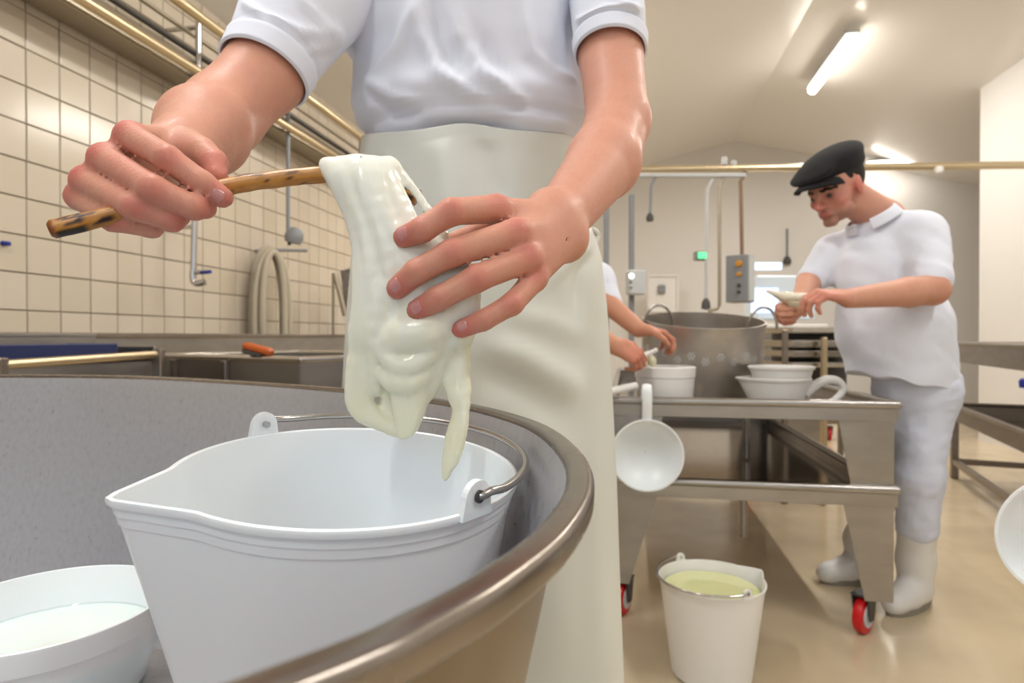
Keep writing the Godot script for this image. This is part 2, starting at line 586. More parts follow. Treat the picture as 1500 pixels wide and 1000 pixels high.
func room() -> void:
	var xf := Transform3D(Basis(Vector3.UP, -PHI), Vector3.ZERO)
	# local room axes: x = lat, y, z = -along
	var g := G.new()
	box(g, Vector3(1.9, -0.1, -3.2), Vector3(9.4, 0.2, 13.6), Basis(), 0.002)
	struct("floor", g, M.floor, "wet beige resin floor of the dairy", xf)
	var rx := 1.55
	var rh := 3.86
	g = G.new()
	var prof := PackedVector2Array([Vector2(-2.8, rh - 0.25 * 4.35), Vector2(rx, rh), Vector2(rx, rh + 0.2), Vector2(-2.8, rh + 0.2 - 0.25 * 4.35)])
	extrude(g, prof, 13.6, Transform3D(Basis(), Vector3(0, 0, -3.2)))
	struct("ceiling", g, M.ceiling, "glossy cream ceiling slope over the tiled wall", xf)
	g = G.new()
	prof = PackedVector2Array([Vector2(rx, rh), Vector2(6.6, rh - 0.25 * 5.05), Vector2(6.6, rh + 0.2 - 0.25 * 5.05), Vector2(rx, rh + 0.2)])
	extrude(g, prof, 13.6, Transform3D(Basis(), Vector3(0, 0, -3.2)))
	struct("ceiling_1", g, M.ceiling, "glossy cream ceiling slope carrying the lit tube", xf)
	# left wall with tiles
	g = G.new()
	box(g, Vector3(-2.48, 1.6, -3.2), Vector3(0.2, 3.4, 13.6), Basis(), 0.002)
	var wl := struct("wall_left", g, M.grout, "wall of cream square tiles with grey grout", xf)
	var rng := RandomNumberGenerator.new()
	rng.seed = 4
	var tm := []
	for i in 3:
		var t := G.new()
		box(t, Vector3.ZERO, Vector3(0.008, 0.145, 0.145), Basis(), 0.002)
		tm.append(t.mesh())
	for c in 23:
		for r in 13:
			var o := MeshInstance3D.new()
			o.name = "tile"
			o.mesh = tm[0]
			o.material_override = M["tile%d" % rng.randi_range(0, 2)]
			wl.add_child(o, true)
			o.position = Vector3(-2.377 + rng.randf_range(-0.0008, 0.0008), 1.03 + 0.15 * (r - 0), -(2.093 + 0.15 * (c - 2) + 0.075))
			o.rotation = Vector3(0, rng.randf_range(-0.006, 0.006), rng.randf_range(-0.006, 0.006))
	var far := G.new()
	for c in range(-12, 50):
		for r in range(-7, 13):
			if c >= -2 and c < 21 and r >= 0: continue
			var y := 1.03 + 0.15 * r
			var z := -(2.093 + 0.15 * c + 0.075)
			far.quad(Vector3(-2.373, y - 0.0725, z + 0.0725), Vector3(-2.373, y - 0.0725, z - 0.0725), Vector3(-2.373, y + 0.0725, z - 0.0725), Vector3(-2.373, y + 0.0725, z + 0.0725))
	var fo := put("tile_field", far, M.tile0, wl, true)
	fo.set_meta("kind", "stuff")
	g = G.new()
	box(g, Vector3(1.9, 1.6, -9.6), Vector3(9.4, 4.8, 0.2), Basis(), 0.002)
	struct("wall_back", g, M.wall_white, "white gable end wall far behind the worktables", xf)
	g = G.new()
	box(g, Vector3(3.47, 1.6, -1.85), Vector3(0.2, 4.1, 9.78), Basis(), 0.004)
	struct("wall_right", g, M.wall_white, "white side wall ending in an outer corner", xf)
	g = G.new()
	box(g, Vector3(6.6, 1.4, -6.6), Vector3(0.2, 3.2, 6.6), Basis(), 0.002)
	struct("wall_side", g, M.wall_white, "white outer wall of the bay beyond the corner", xf)
	g = G.new()
	box(g, Vector3(5.0, 1.4, -3.3), Vector3(3.2, 3.2, 0.2), Basis(), 0.002)
	struct("wall_bay", g, M.wall_white, "white cross wall closing the side bay", xf)
	# wall behind the photographer, with an unseen window placed to light the foreground
	g = G.new()
	var zf := 3.0
	box(g, Vector3(-2.2, 1.9, zf), Vector3(0.8, 4.2, 0.2), Basis(), 0.002)
	box(g, Vector3(3.0, 1.9, zf), Vector3(1.4, 4.2, 0.2), Basis(), 0.002)
	box(g, Vector3(0.25, 0.5, zf), Vector3(4.1, 1.4, 0.2), Basis(), 0.002)
	box(g, Vector3(0.25, 3.4, zf), Vector3(4.1, 1.3, 0.2), Basis(), 0.002)
	struct("wall_front", g, M.wall_white, "white wall with an unseen wide window behind the photographer", xf)
	var w := thing("window_1", "unseen aluminium window behind the photographer, placed to light the foreground", "window", xf)
	w.set_meta("kind", "structure")
	g = G.new()
	for x in [-1.78, -0.43, 0.93, 2.28]: box(g, Vector3(x, 1.975, zf), Vector3(0.05, 1.55, 0.08), Basis(), 0.004)
	for y in [1.22, 2.73]: box(g, Vector3(0.25, y, zf), Vector3(4.1, 0.05, 0.08), Basis(), 0.004)
	put("window_frame", g, M.grey_light, w, true)
	for i in 3:
		g = G.new()
		box(g, Vector3(-1.105 + 1.355 * i, 1.975, zf), Vector3(1.3, 1.46, 0.006), Basis(), 0.001)
		put("pane", g, M.pane, w, true)
	var l := AreaLight3D.new()  # area light of the unseen window, placed to brighten the foreground
	l.name = "unseen_daylight"
	l.area_size = Vector2(3.9, 1.4)
	l.light_color = Color(0.85, 0.925, 1.0)
	l.light_energy = 3.0
	l.shadow_enabled = true
	l.set("area_range", 30.0)
	add_child(l)
	l.transform = xf * Transform3D(Basis(), Vector3(0.25, 1.975, zf - 0.15))
	# lamps
	var wm := Color(1.0, 0.98, 0.95)
	var ne := Color(0.985, 0.985, 0.985)
	tube_light("lit tube hanging under the right ceiling slope", room_xf(1.94, 3.62, 6.48), 1.2, 8.0, wm, 0.08)
	tube_light("short lit tube beyond the white outer corner", Transform3D(Basis(Vector3.UP, -PHI + PI / 2), P(1313, 239, 8.3)), 0.72, 0.5, wm, 0.06)
	tube_light("unseen tube light over the far tiled wall side", room_xf(-0.6, 3.2, 5.6), 1.2, 5.5, wm, 0.04)  # tubes from here down are out of view, placed to light the room
	tube_light("unseen tube light over the tiled wall side nearer the apron", room_xf(-0.9, 3.12, 3.0), 1.2, 2.4, wm, 0.04)
	tube_light("unseen tube light over the stretching vat", room_xf(-0.9, 3.12, 0.5), 1.2, 3.4, ne, 0.04)
	tube_light("unseen tube light over the wheeled worktable", room_xf(1.94, 3.62, 3.4), 1.2, 5.8, wm, 0.08)
	tube_light("unseen tube light right of the photographer", room_xf(1.94, 3.62, 0.4), 1.2, 4.2, ne, 0.08)
	tube_light("unseen tube light behind the photographer", room_xf(-0.3, 3.28, -1.8), 1.2, 3.4, ne, 0.04)

# ================================================================ plastic ware
func ray_plane(u: float, v: float, o: Vector3, n: Vector3) -> Vector3:
	var d := (P(u, v, 1.0) - cam_xf.origin)
	return cam_xf.origin + d * ((o - cam_xf.origin).dot(n) / d.dot(n))

# axis y, rim centre at the origin, spout towards +x, ears on +-z
func bucket_parts(t: Node3D, rr: float, hh: float, tip: float, m: Material, wire_up: float, seg := 96, sp := 0.0) -> void:
	var rb := rr * 0.76
	var sh := func(an: float, q: Vector2) -> float:
		var a := absf(wrapf(an - sp, -PI, PI))
		var f := clampf((q.y + hh) / hh, 0.0, 1.0)
		var rs := lerpf(q.x, q.x + tip + 0.004 - rr, pow(f, 1.1))
		if rs <= q.x + 1e-5: return q.x
		var wd := 0.40
		if a >= wd: return q.x
		var r: float = sin(wd) / (sin(wd - a) / rs + sin(a) / q.x)
		return maxf(q.x, minf(r, rs - 0.004))
	var g := G.new()
	var body := [Vector2(rb * 0.2, -hh), Vector2(rb - 0.01, -hh), Vector2(rb, -hh + 0.008)]
	for i in range(1, 7): body.append(Vector2(lerpf(rb, rr - 0.0042, i / 6.0), lerpf(-hh + 0.008, -0.021, i / 6.0)))
	body.append_array([Vector2(rr - 0.0030, -0.0203), Vector2(rr - 0.0024, -0.0135), Vector2(rr - 0.0014, -0.0131), Vector2(rr - 0.0012, -0.0072), Vector2(rr + 0.0012, -0.006), Vector2(rr + 0.0019, -0.003), Vector2(rr + 0.0012, -0.0008), Vector2(rr - 0.0008, 0.0), Vector2(rr - 0.0026, -0.0012), Vector2(rr - 0.0035, -0.005)])
	for i in range(1, 7): body.append(Vector2(lerpf(rr - 0.004, rb - 0.004, i / 6.0), lerpf(-0.008, -hh + 0.012, i / 6.0)))
	body.append(Vector2(rb - 0.015, -hh + 0.006)); body.append(Vector2(0.001, -hh + 0.006))
	lathe(g, body, seg, Transform3D(), sh)
	put("bucket_body", g, m, t, true)
	for s in [-1.0, 1.0]:
		g = G.new()
		var poly := PackedVector2Array()
		var sc := rr / 0.135
		for i in 15:
			var a := PI * i / 14.0
			poly.append(Vector2(cos(a) * 0.0125, 0.0085 + sin(a) * 0.0125) * sc)
		poly.append(Vector2(-0.015, -0.005) * sc); poly.append(Vector2(0.015, -0.005) * sc)
		extrude(g, poly, 0.005 * sc, Transform3D(Basis(), Vector3(0, 0, s * (rr + 0.001))))
		put("handle_ear", g, m, t, true)
		g = G.new()
		tube(g, [Vector3(0, 0.010 * sc, s * (rr + 0.0005)), Vector3(0, 0.010 * sc, s * (rr + 0.0055))], 0.0045 * sc, 12)
		put("ear_hole", g, M.grey_dark, t.get_child(t.get_child_count() - 1), true)
	g = G.new()
	var pts := []
	var e := 0.010 * rr / 0.135
	pts.append(Vector3(-0.0, e, -rr + 0.006)); pts.append(Vector3(-0.001, e, -rr - 0.004)); pts.append(Vector3(-0.010, e + 0.002, -rr - 0.006))
	for i in range(1, 16):
		var a := -PI / 2 - PI * i / 16.0
		var rad := rr + 0.007
		pts.append(Vector3(cos(a) * rad, e + sin(PI * i / 16.0) * wire_up, sin(a) * rad))
	pts.append(Vector3(-0.010, e + 0.002, rr + 0.006)); pts.append(Vector3(-0.001, e, rr + 0.004)); pts.append(Vector3(0.0, e, rr - 0.006))
	tube(g, spline(pts, 4), 0.0031 * rr / 0.135, 10)
	put("wire_handle", g, M.chrome, t, true)

func bucket_big() -> void:
	var o := Vector3(-0.1314, 0.8945, -0.506)
	var n := Vector3(0.0604, 0.9954, 0.0746).normalized()
	var tipv := ray_plane(157, 727, o, n) - o
	var e1 := ray_plane(408, 633, o + n * .010, n) - o
	var e2 := ray_plane(680, 727, o + n * .010, n) - o
	var zz := (e2 - e1).normalized()
	zz = (zz - n * zz.dot(n)).normalized()
	var xx := n.cross(zz).normalized()
	if xx.dot(tipv) < 0:
		xx = -xx; zz = -zz
	var t := thing("bucket", "large white plastic pouring bucket standing inside the vat", "bucket", Transform3D(Basis(xx, n, zz), o))
	bucket_parts(t, 0.135, 0.262, tipv.length(), M.plastic, 0.002, 120, atan2(-tipv.dot(zz), tipv.dot(xx)))

func bucket_floor() -> void:
	var c := Vector3(P(1042, 848, 1.835).x, 0, P(1042, 848, 1.835).z)
	var t := thing("bucket", "white bucket of whey standing on the floor before the worktable", "bucket", Transform3D(Basis(Vector3.UP, 0.35), Vector3(c.x, 0.285, c.z)))
	bucket_parts(t, 0.152, 0.285, 0.187, M.plastic_warm, -0.005, 64)
	var g := G.new()
	lathe(g, [Vector2(0.001, -0.05), Vector2(0.139, -0.05), Vector2(0.1395, -0.032), Vector2(0.1375, -0.033), Vector2(0.001, -0.0335)], 48)
	tag(put("whey", g, M.whey, self, false, Transform3D(Basis(), Vector3(c.x, 0.285, c.z))), "pale yellow whey filling the bucket on the floor", "liquid")

func bowl_left() -> void:
	var c := P(68, 884, 0.64)
	var r := 0.112
	var t := thing("dipper_bowl", "white plastic dipper bowl half full beside the bucket in the vat", "bowl", Transform3D(Basis(), c))
	var g := G.new()
	lathe(g, [Vector2(0.01, -0.105), Vector2(r * 0.62, -0.105), Vector2(r * 0.8, -0.088), Vector2(r * 0.9, -0.05), Vector2(r * 0.95, -0.024), Vector2(r * 0.985, -0.023), Vector2(r, -0.004), Vector2(r - 0.0005, -0.001), Vector2(r - 0.002, 0), Vector2(r - 0.0035, -0.002), Vector2(r * 0.92, -0.03), Vector2(r * 0.86, -0.055), Vector2(r * 0.76, -0.084), Vector2(r * 0.6, -0.1), Vector2(0.001, -0.1)], 72)
	put("bowl_body", g, M.plastic, t, true)
	g = G.new()
	var a := Vector3(0.055, -0.004, -0.096)
	tube(g, spline([a, a + Vector3(0.035, 0.012, -0.03), a + Vector3(0.10, 0.05, -0.06), a + Vector3(0.13, 0.06, -0.075)], 4), [0.011, 0.0115, 0.012, 0.012, 0.012, 0.012, 0.012, 0.012, 0.012, 0.012, 0.012, 0.011, 0.009], 10)
	put("handle", g, M.plastic, t, true)
	g = G.new()
	lathe(g, [Vector2(0.001, -0.075), Vector2(r * 0.78, -0.075), Vector2(r * 0.895, -0.0405), Vector2(r * 0.885, -0.042), Vector2(0.001, -0.042)], 48)
	tag(put("milky_water", g, M.milky, self, false, Transform3D(Basis(), c)), "cloudy water inside the dipper bowl", "liquid")

# ================================================================ vat
func vat() -> void:
	var c := [Vector2(-.047, .1445), Vector2(-.0178, .178), Vector2(.0035, .212), Vector2(.026, .262), Vector2(.044, .335), Vector2(.0495, .423), Vector2(.037, .54), Vector2(.0077, .635), Vector2(-.051, .746), Vector2(-.152, .868), Vector2(-.277, .978), Vector2(-.5, 1.13), Vector2(-.786, 1.275), Vector2(-1.09, 1.31), Vector2(-1.4, 1.29), Vector2(-1.75, 1.15), Vector2(-1.95, .85), Vector2(-2., .5), Vector2(-1.85, .2), Vector2(-1.5, -.02), Vector2(-1.0, -.12), Vector2(-.6, -.11), Vector2(-.3, -.03), Vector2(-.15, .058)]
	var pl := spline(c, 8, true)
	var n := pl.size()
	var top := 0.92
	var mk := func(prof: Array) -> G:
		var g := G.new()
		var rows := []
		for q in prof:
			var row := []
			for i in n:
				var t: Vector2 = (pl[(i + 1) % n] - pl[(i - 1 + n) % n]).normalized()
				var nn := Vector2(t.y, -t.x)   # to the right of travel
				var p: Vector2 = pl[i] + nn * q.x * 1.0
				row.append(Vector3(p.x, top + q.y, -p.y))
			rows.append(row)
		g.grid(rows, true, false, false)
		return g
	var t := thing("vat", "large steel stretching vat with a rolled rim", "vat", Transform3D(Basis(), Vector3(-0.9, 0, -0.6)))
	put("rim", mk.call([Vector2(-0.0142, -0.0145), Vector2(-0.0012, -0.0135), Vector2(0.0005, -0.011), Vector2(0.0008, -0.004), Vector2(-0.0006, -0.001), Vector2(-0.0032, 0.0), Vector2(-0.0115, -0.0004), Vector2(-0.0145, -0.0016), Vector2(-0.0155, -0.004), Vector2(-0.0155, -0.012)]), M.steel_brown, t)
	put("outer_wall", mk.call([Vector2(-0.20, -0.9), Vector2(-0.12, -0.5), Vector2(-0.056, -0.2), Vector2(-0.0175, -0.02), Vector2(-0.014, -0.0145)]), M.vat_outer, t)
	put("inner_wall", mk.call([Vector2(-0.0155, -0.006), Vector2(-0.0200, -0.02), Vector2(-0.062, -0.2), Vector2(-0.126, -0.462), Vector2(-0.14, -0.475)]), M.vat_steel, t)
	var g := G.new()
	var rng := RandomNumberGenerator.new()
	rng.seed = 17
	for k in 90:
		var i := rng.randi_range(28, 76)
		var tn: Vector2 = (pl[(i + 1) % n] - pl[i]).normalized()
		var nn := Vector2(tn.y, -tn.x)
		var dy := rng.randf_range(.02, .15)
		var q: Vector2 = pl[i] - nn * (.0152 + .0042 * dy / .02 if dy < .02 else .0200 + (dy - .02) * .2333)
		var c3 := Vector3(q.x, top - dy, -q.y)
		var rr := rng.randf_range(.0008, .0022)
		var up := Vector3(-nn.x, .2, nn.y).normalized()
		lathe(g, [Vector2(rr, -rr * .2), Vector2(rr * .8, rr * .5), Vector2(.0001, rr * .7)], 8, Transform3D(Basis(up.cross(Vector3.UP).normalized() * 1.0, up, up.cross(Vector3.UP).normalized().cross(up) * rng.randf_range(1.0, 2.2)), c3))
	put("water_drop", g, M.drop, t).set_meta("kind", "stuff")
	g = G.new()
	var poly := PackedVector2Array()
	for p in pl: poly.append(Vector2(p.x, p.y) * 0.88 + Vector2(-0.9, 0.6) * 0.12)
	extrude(g, poly, 0.01, Transform3D(Basis(Vector3(1, 0, 0), Vector3(0, 0, -1), Vector3(0, 1, 0)), Vector3(0, 0.44, 0)))
	put("bottom", g, M.vat_steel, t)
	g = G.new()
	box(g, Vector3(-0.40, 0.626, -0.52), Vector3(0.62, 0.008, 0.42), Basis(), 0.002)
	for x in [-0.66, -0.14]: box(g, Vector3(x, 0.535, -0.52), Vector3(0.02, 0.18, 0.36), Basis(), 0.002)
	put("inner_shelf", g, M.vat_steel, t)

# ================================================================ stick and cheese
func stick() -> void:
	var pts := spline([P(72, 337, .478), P(140, 321, .492), P(230, 298, .51), P(345, 271, .527), P(400, 263, .532), P(470, 256, .54), P(540, 258, .545), P(612, 290, .548)], 8)
	var g := G.new()
	g.has_c = true
	var rows := []
	var cols := []
	var nz := FastNoiseLite.new()
	nz.seed = 5; nz.frequency = 1.0
	for i in pts.size():
		var tt: Vector3 = (pts[mini(i + 1, pts.size() - 1)] - pts[maxi(i - 1, 0)]).normalized()
		var s := tt.cross(Vector3.UP).normalized()
		var up := s.cross(tt)
		var row := []
		var cr := []
		for j in 20:
			var a := TAU * j / 20
			var dir := s * cos(a) + up * sin(a)
			var w := nz.get_noise_3d(i * 0.22, cos(a) * 1.3, sin(a) * 1.3)
			var r := 0.0073 * (1.0 + 0.08 * nz.get_noise_2d(i * 0.3, 4.0) + 0.03 * w)
			if i == 0: r *= 0.75
			row.append(pts[i] + dir * r)
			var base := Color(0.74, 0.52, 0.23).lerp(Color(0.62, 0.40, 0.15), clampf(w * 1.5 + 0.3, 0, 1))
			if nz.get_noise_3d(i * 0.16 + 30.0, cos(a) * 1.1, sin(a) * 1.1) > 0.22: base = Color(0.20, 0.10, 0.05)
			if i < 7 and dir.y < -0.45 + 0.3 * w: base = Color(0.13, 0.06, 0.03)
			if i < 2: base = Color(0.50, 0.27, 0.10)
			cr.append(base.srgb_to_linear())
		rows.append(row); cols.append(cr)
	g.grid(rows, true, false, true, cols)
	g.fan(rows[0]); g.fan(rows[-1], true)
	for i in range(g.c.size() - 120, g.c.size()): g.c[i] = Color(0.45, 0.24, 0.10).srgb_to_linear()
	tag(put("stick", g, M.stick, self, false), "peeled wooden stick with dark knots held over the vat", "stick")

func cheese() -> void:
	var s := Solid.new()
	s.k = 0.016
	var st := func(list: Array, flat := 1.0) -> void:
		for i in list.size() - 1:
			var a: Array = list[i]
			var b: Array = list[i + 1]
			s.cap(P(a[0], a[1], a[2]), P(b[0], b[1], b[2]), a[3] * 0.001, b[3] * 0.001)
	var gr := 1
	# upper sheet: columns from the stick down to the hand
	var ys := [240, 262, 300, 350, 400, 450, 490]
	var lf := [469, 483, 503, 519, 524, 522, 520]
	var rt := [582, 580, 598, 628, 690, 700, 690]
	for c in 5:
		var t: float = [.09, .30, .50, .70, .90][c]
		var pts := []
		var rr := []
		for i in ys.size():
			var wd: float = rt[i] - lf[i]
			pts.append(P(lerpf(lf[i], rt[i], t), ys[i] + (3.0 if i == 0 and c != 2 else 0.0), .5340 + [.008, .001, .0, .0, .0, .0, .001][i] - .006 * sin(PI * t) + [.0, .002, -.0015, .002, .0015][c]))
			rr.append(Vector2(minf(wd * .53 * .155 * .001, .0130) * [.80, .92, 1, 1, 1, 1, 1][i] * [1.0, .9, 1.05, .85, .95][c], 0))
		pts = spline(pts, 3)
		rr = spline(rr, 3).map(func(q): return q.x)
		s.chain(pts, rr, gr)
		s.seq[gr] = .015
		gr += 1
	var add := func(list: Array, rr: Array, k: float) -> void:
		var pts := []
		var rv := []
		for i in list.size():
			pts.append(P(list[i][0], list[i][1], list[i][2])); rv.append(Vector2(rr[i], 0))
		s.chain(spline(pts, 3), spline(rv, 3).map(func(q): return q.x), gr)
		s.seq[gr] = k
		gr += 1
	# thin right strand that leaves the gap showing the stick
	add.call([[572, 243, .545], [601, 271, .542], [625, 306, .541], [648, 345, .541]], [.0065, .0036, .0038, .006], .004)
	# back sheet, left flap that hangs lowest
	add.call([[575, 490, .545], [575, 560, .548], [572, 605, .549], [586, 630, .548]], [.013, .011, .008, .006], .008)
	add.call([[533, 470, .534], [525, 530, .537], [521, 582, .540], [534, 607, .541], [560, 620, .543]], [.0095, .0100, .0090, .0078, .006], .012)
	add.call([[543, 470, .533], [537, 530, .536], [534, 585, .540], [550, 611, .541], [580, 630, .543]], [.009, .0085, .0080, .007, .006], .010)
	# long folds that run from the sheet into the lower folds
	add.call([[560, 420, .523], [552, 480, .524], [549, 540, .531], [553, 575, .538]], [.0075, .0075, .0065, .004], .006)
	add.call([[660, 460, .537], [648, 510, .537], [632, 555, .542], [624, 580, .545]], [.010, .0095, .009, .006], .006)
	add.call([[640, 500, .538], [622, 545, .540], [612, 590, .541], [604, 622, .541]], [.011, .010, .0085, .006], .007)
	# rounded lump under the fingers, folded over itself
	add.call([[562, 510, .527], [592, 490, .522], [625, 484, .522], [655, 462, .528]], [.0105, .0150, .0150, .011], .007)
	add.call([[562, 505, .524], [572, 525, .522], [592, 535, .523], [616, 526, .525], [640, 505, .529]], [.006, .0085, .0095, .009, .007], .010)
	# second fold beneath it
	add.call([[560, 545, .531], [578, 556, .528], [600, 558, .529], [622, 545, .533]], [.0075, .0105, .0105, .009], .006)
	# two short tongues
	add.call([[586, 560, .534], [590, 600, .536], [590, 636, .538]], [.0095, .0085, .0050], .006)
	add.call([[604, 562, .534], [608, 598, .537], [600, 632, .538]], [.0090, .0075, .0050], .006)
	# right sheet and its twisted tail
	add.call([[676, 440, .545], [677, 500, .545], [674, 550, .544], [672, 585, .542]], [.0075, .0080, .0080, .0078], .008)
	add.call([[660, 470, .543], [660, 520, .544], [660, 556, .544], [668, 585, .542]], [.0090, .0080, .006, .006], .008)
	add.call([[672, 575, .541], [674, 600, .540], [666, 640, .539], [657, 676, .538], [652, 703, .538]], [.0085, .0062, .0075, .0055, .002], .006)
	add.call([[684, 560, .540], [680, 610, .536], [674, 650, .535], [664, 684, .536]], [.0038, .0042, .0040, .002], .003)
	# soft ridges running down the sheet
	add.call([[500, 258, .527], [530, 325, .5235], [546, 400, .522], [548, 470, .525]], [.003, .0036, .0036, .003], .007)
	add.call([[556, 246, .531], [560, 300, .5215], [582, 345, .519]], [.0032, .0038, .003], .006)
	add.call([[532, 246, .530], [545, 300, .5225], [566, 370, .520], [572, 440, .519]], [.003, .0034, .0036, .003], .007)
	var nz := FastNoiseLite.new()
	nz.seed = 12; nz.frequency = 1.0; nz.fractal_octaves = 2
	s.kf = 0.003
	s.disp = func(p: Vector3) -> float: return 0.0006 * nz.get_noise_3d(p.x * 130.0 + p.y * 30.0, p.y * 10.0, p.z * 60.0)
	var g := G.new()
	s.build(0.0024, g, 0.002)
	g.has_c = true
	for i in g.v.size():
		var uv := U(g.v[i])
		var f := clampf((uv.y - 420.0) / 240.0, 0.0, 1.0)
		f = maxf(f, clampf((uv.x - 640.0) / 50.0, 0, 1) * clampf((uv.y - 440.0) / 80.0, 0, 1) * 0.9)
		var w := nz.get_noise_3d(g.v[i].x * 60.0, g.v[i].y * 18.0, g.v[i].z * 60.0)
		g.c[i] = Color(0.925, 0.93, 0.885).lerp(Color(0.91, 0.895, 0.76), clampf(f * 0.8 + w * 0.25, 0, 1)).srgb_to_linear()
	tag(put("cheese_curd", g, M.cheese), "stretched white cheese curd draped over the stick", "cheese")

# ================================================================ people
func skin_color(base: Color, red: Color, spots: Array) -> Callable:
	var nz := FastNoiseLite.new()
	nz.seed = 9; nz.frequency = 1.0; nz.fractal_octaves = 3
	return func(p: Vector3) -> Color:
		var f := 0.0
		for s in spots:
			f = maxf(f, s[2] * exp(-p.distance_squared_to(s[0]) / (s[1] * s[1])))
		f += 0.16 * nz.get_noise_3d(p.x * 45, p.y * 45, p.z * 45)
		return base.lerp(red, clampf(f, 0.0, 1.0)).srgb_to_linear()
func paint(g: G, col: Callable) -> void:
	g.has_c = true
	for i in g.v.size(): g.c[i] = col.call(g.v[i])
func nail(parent: Node, tip: Vector3, dir: Vector3, up: Vector3, r: float, w := 0.0062, l := 0.0058) -> void:
	dir = dir.normalized()
	up = (up - dir * up.dot(dir)).normalized()
	var side := dir.cross(up)
	var g := G.new()
	var rows := []
	for i in 9:
		var row := []
		var y := lerpf(-l, l, i / 8.0)
		for j in 9:
			var k := pow(maxf(0.0, 1.0 - pow(absf(y / l), 3.5)), 1.0 / 3.5)
			var x := lerpf(-w, w, j / 8.0) * k
			var fwd := maxf(y - 0.0036, 0.0)
			var z := sqrt(maxf(r * r - x * x - fwd * fwd * 0.85, 0.0)) + 0.00035
			if i == 0 or i == 8 or j == 0 or j == 8: z -= 0.0008
			row.append(tip + dir * (y - 0.0036) + side * x + up * z)
		rows.append(row)
	g.grid(rows, false, false, false)
	put("fingernail", g, M.nail, parent)

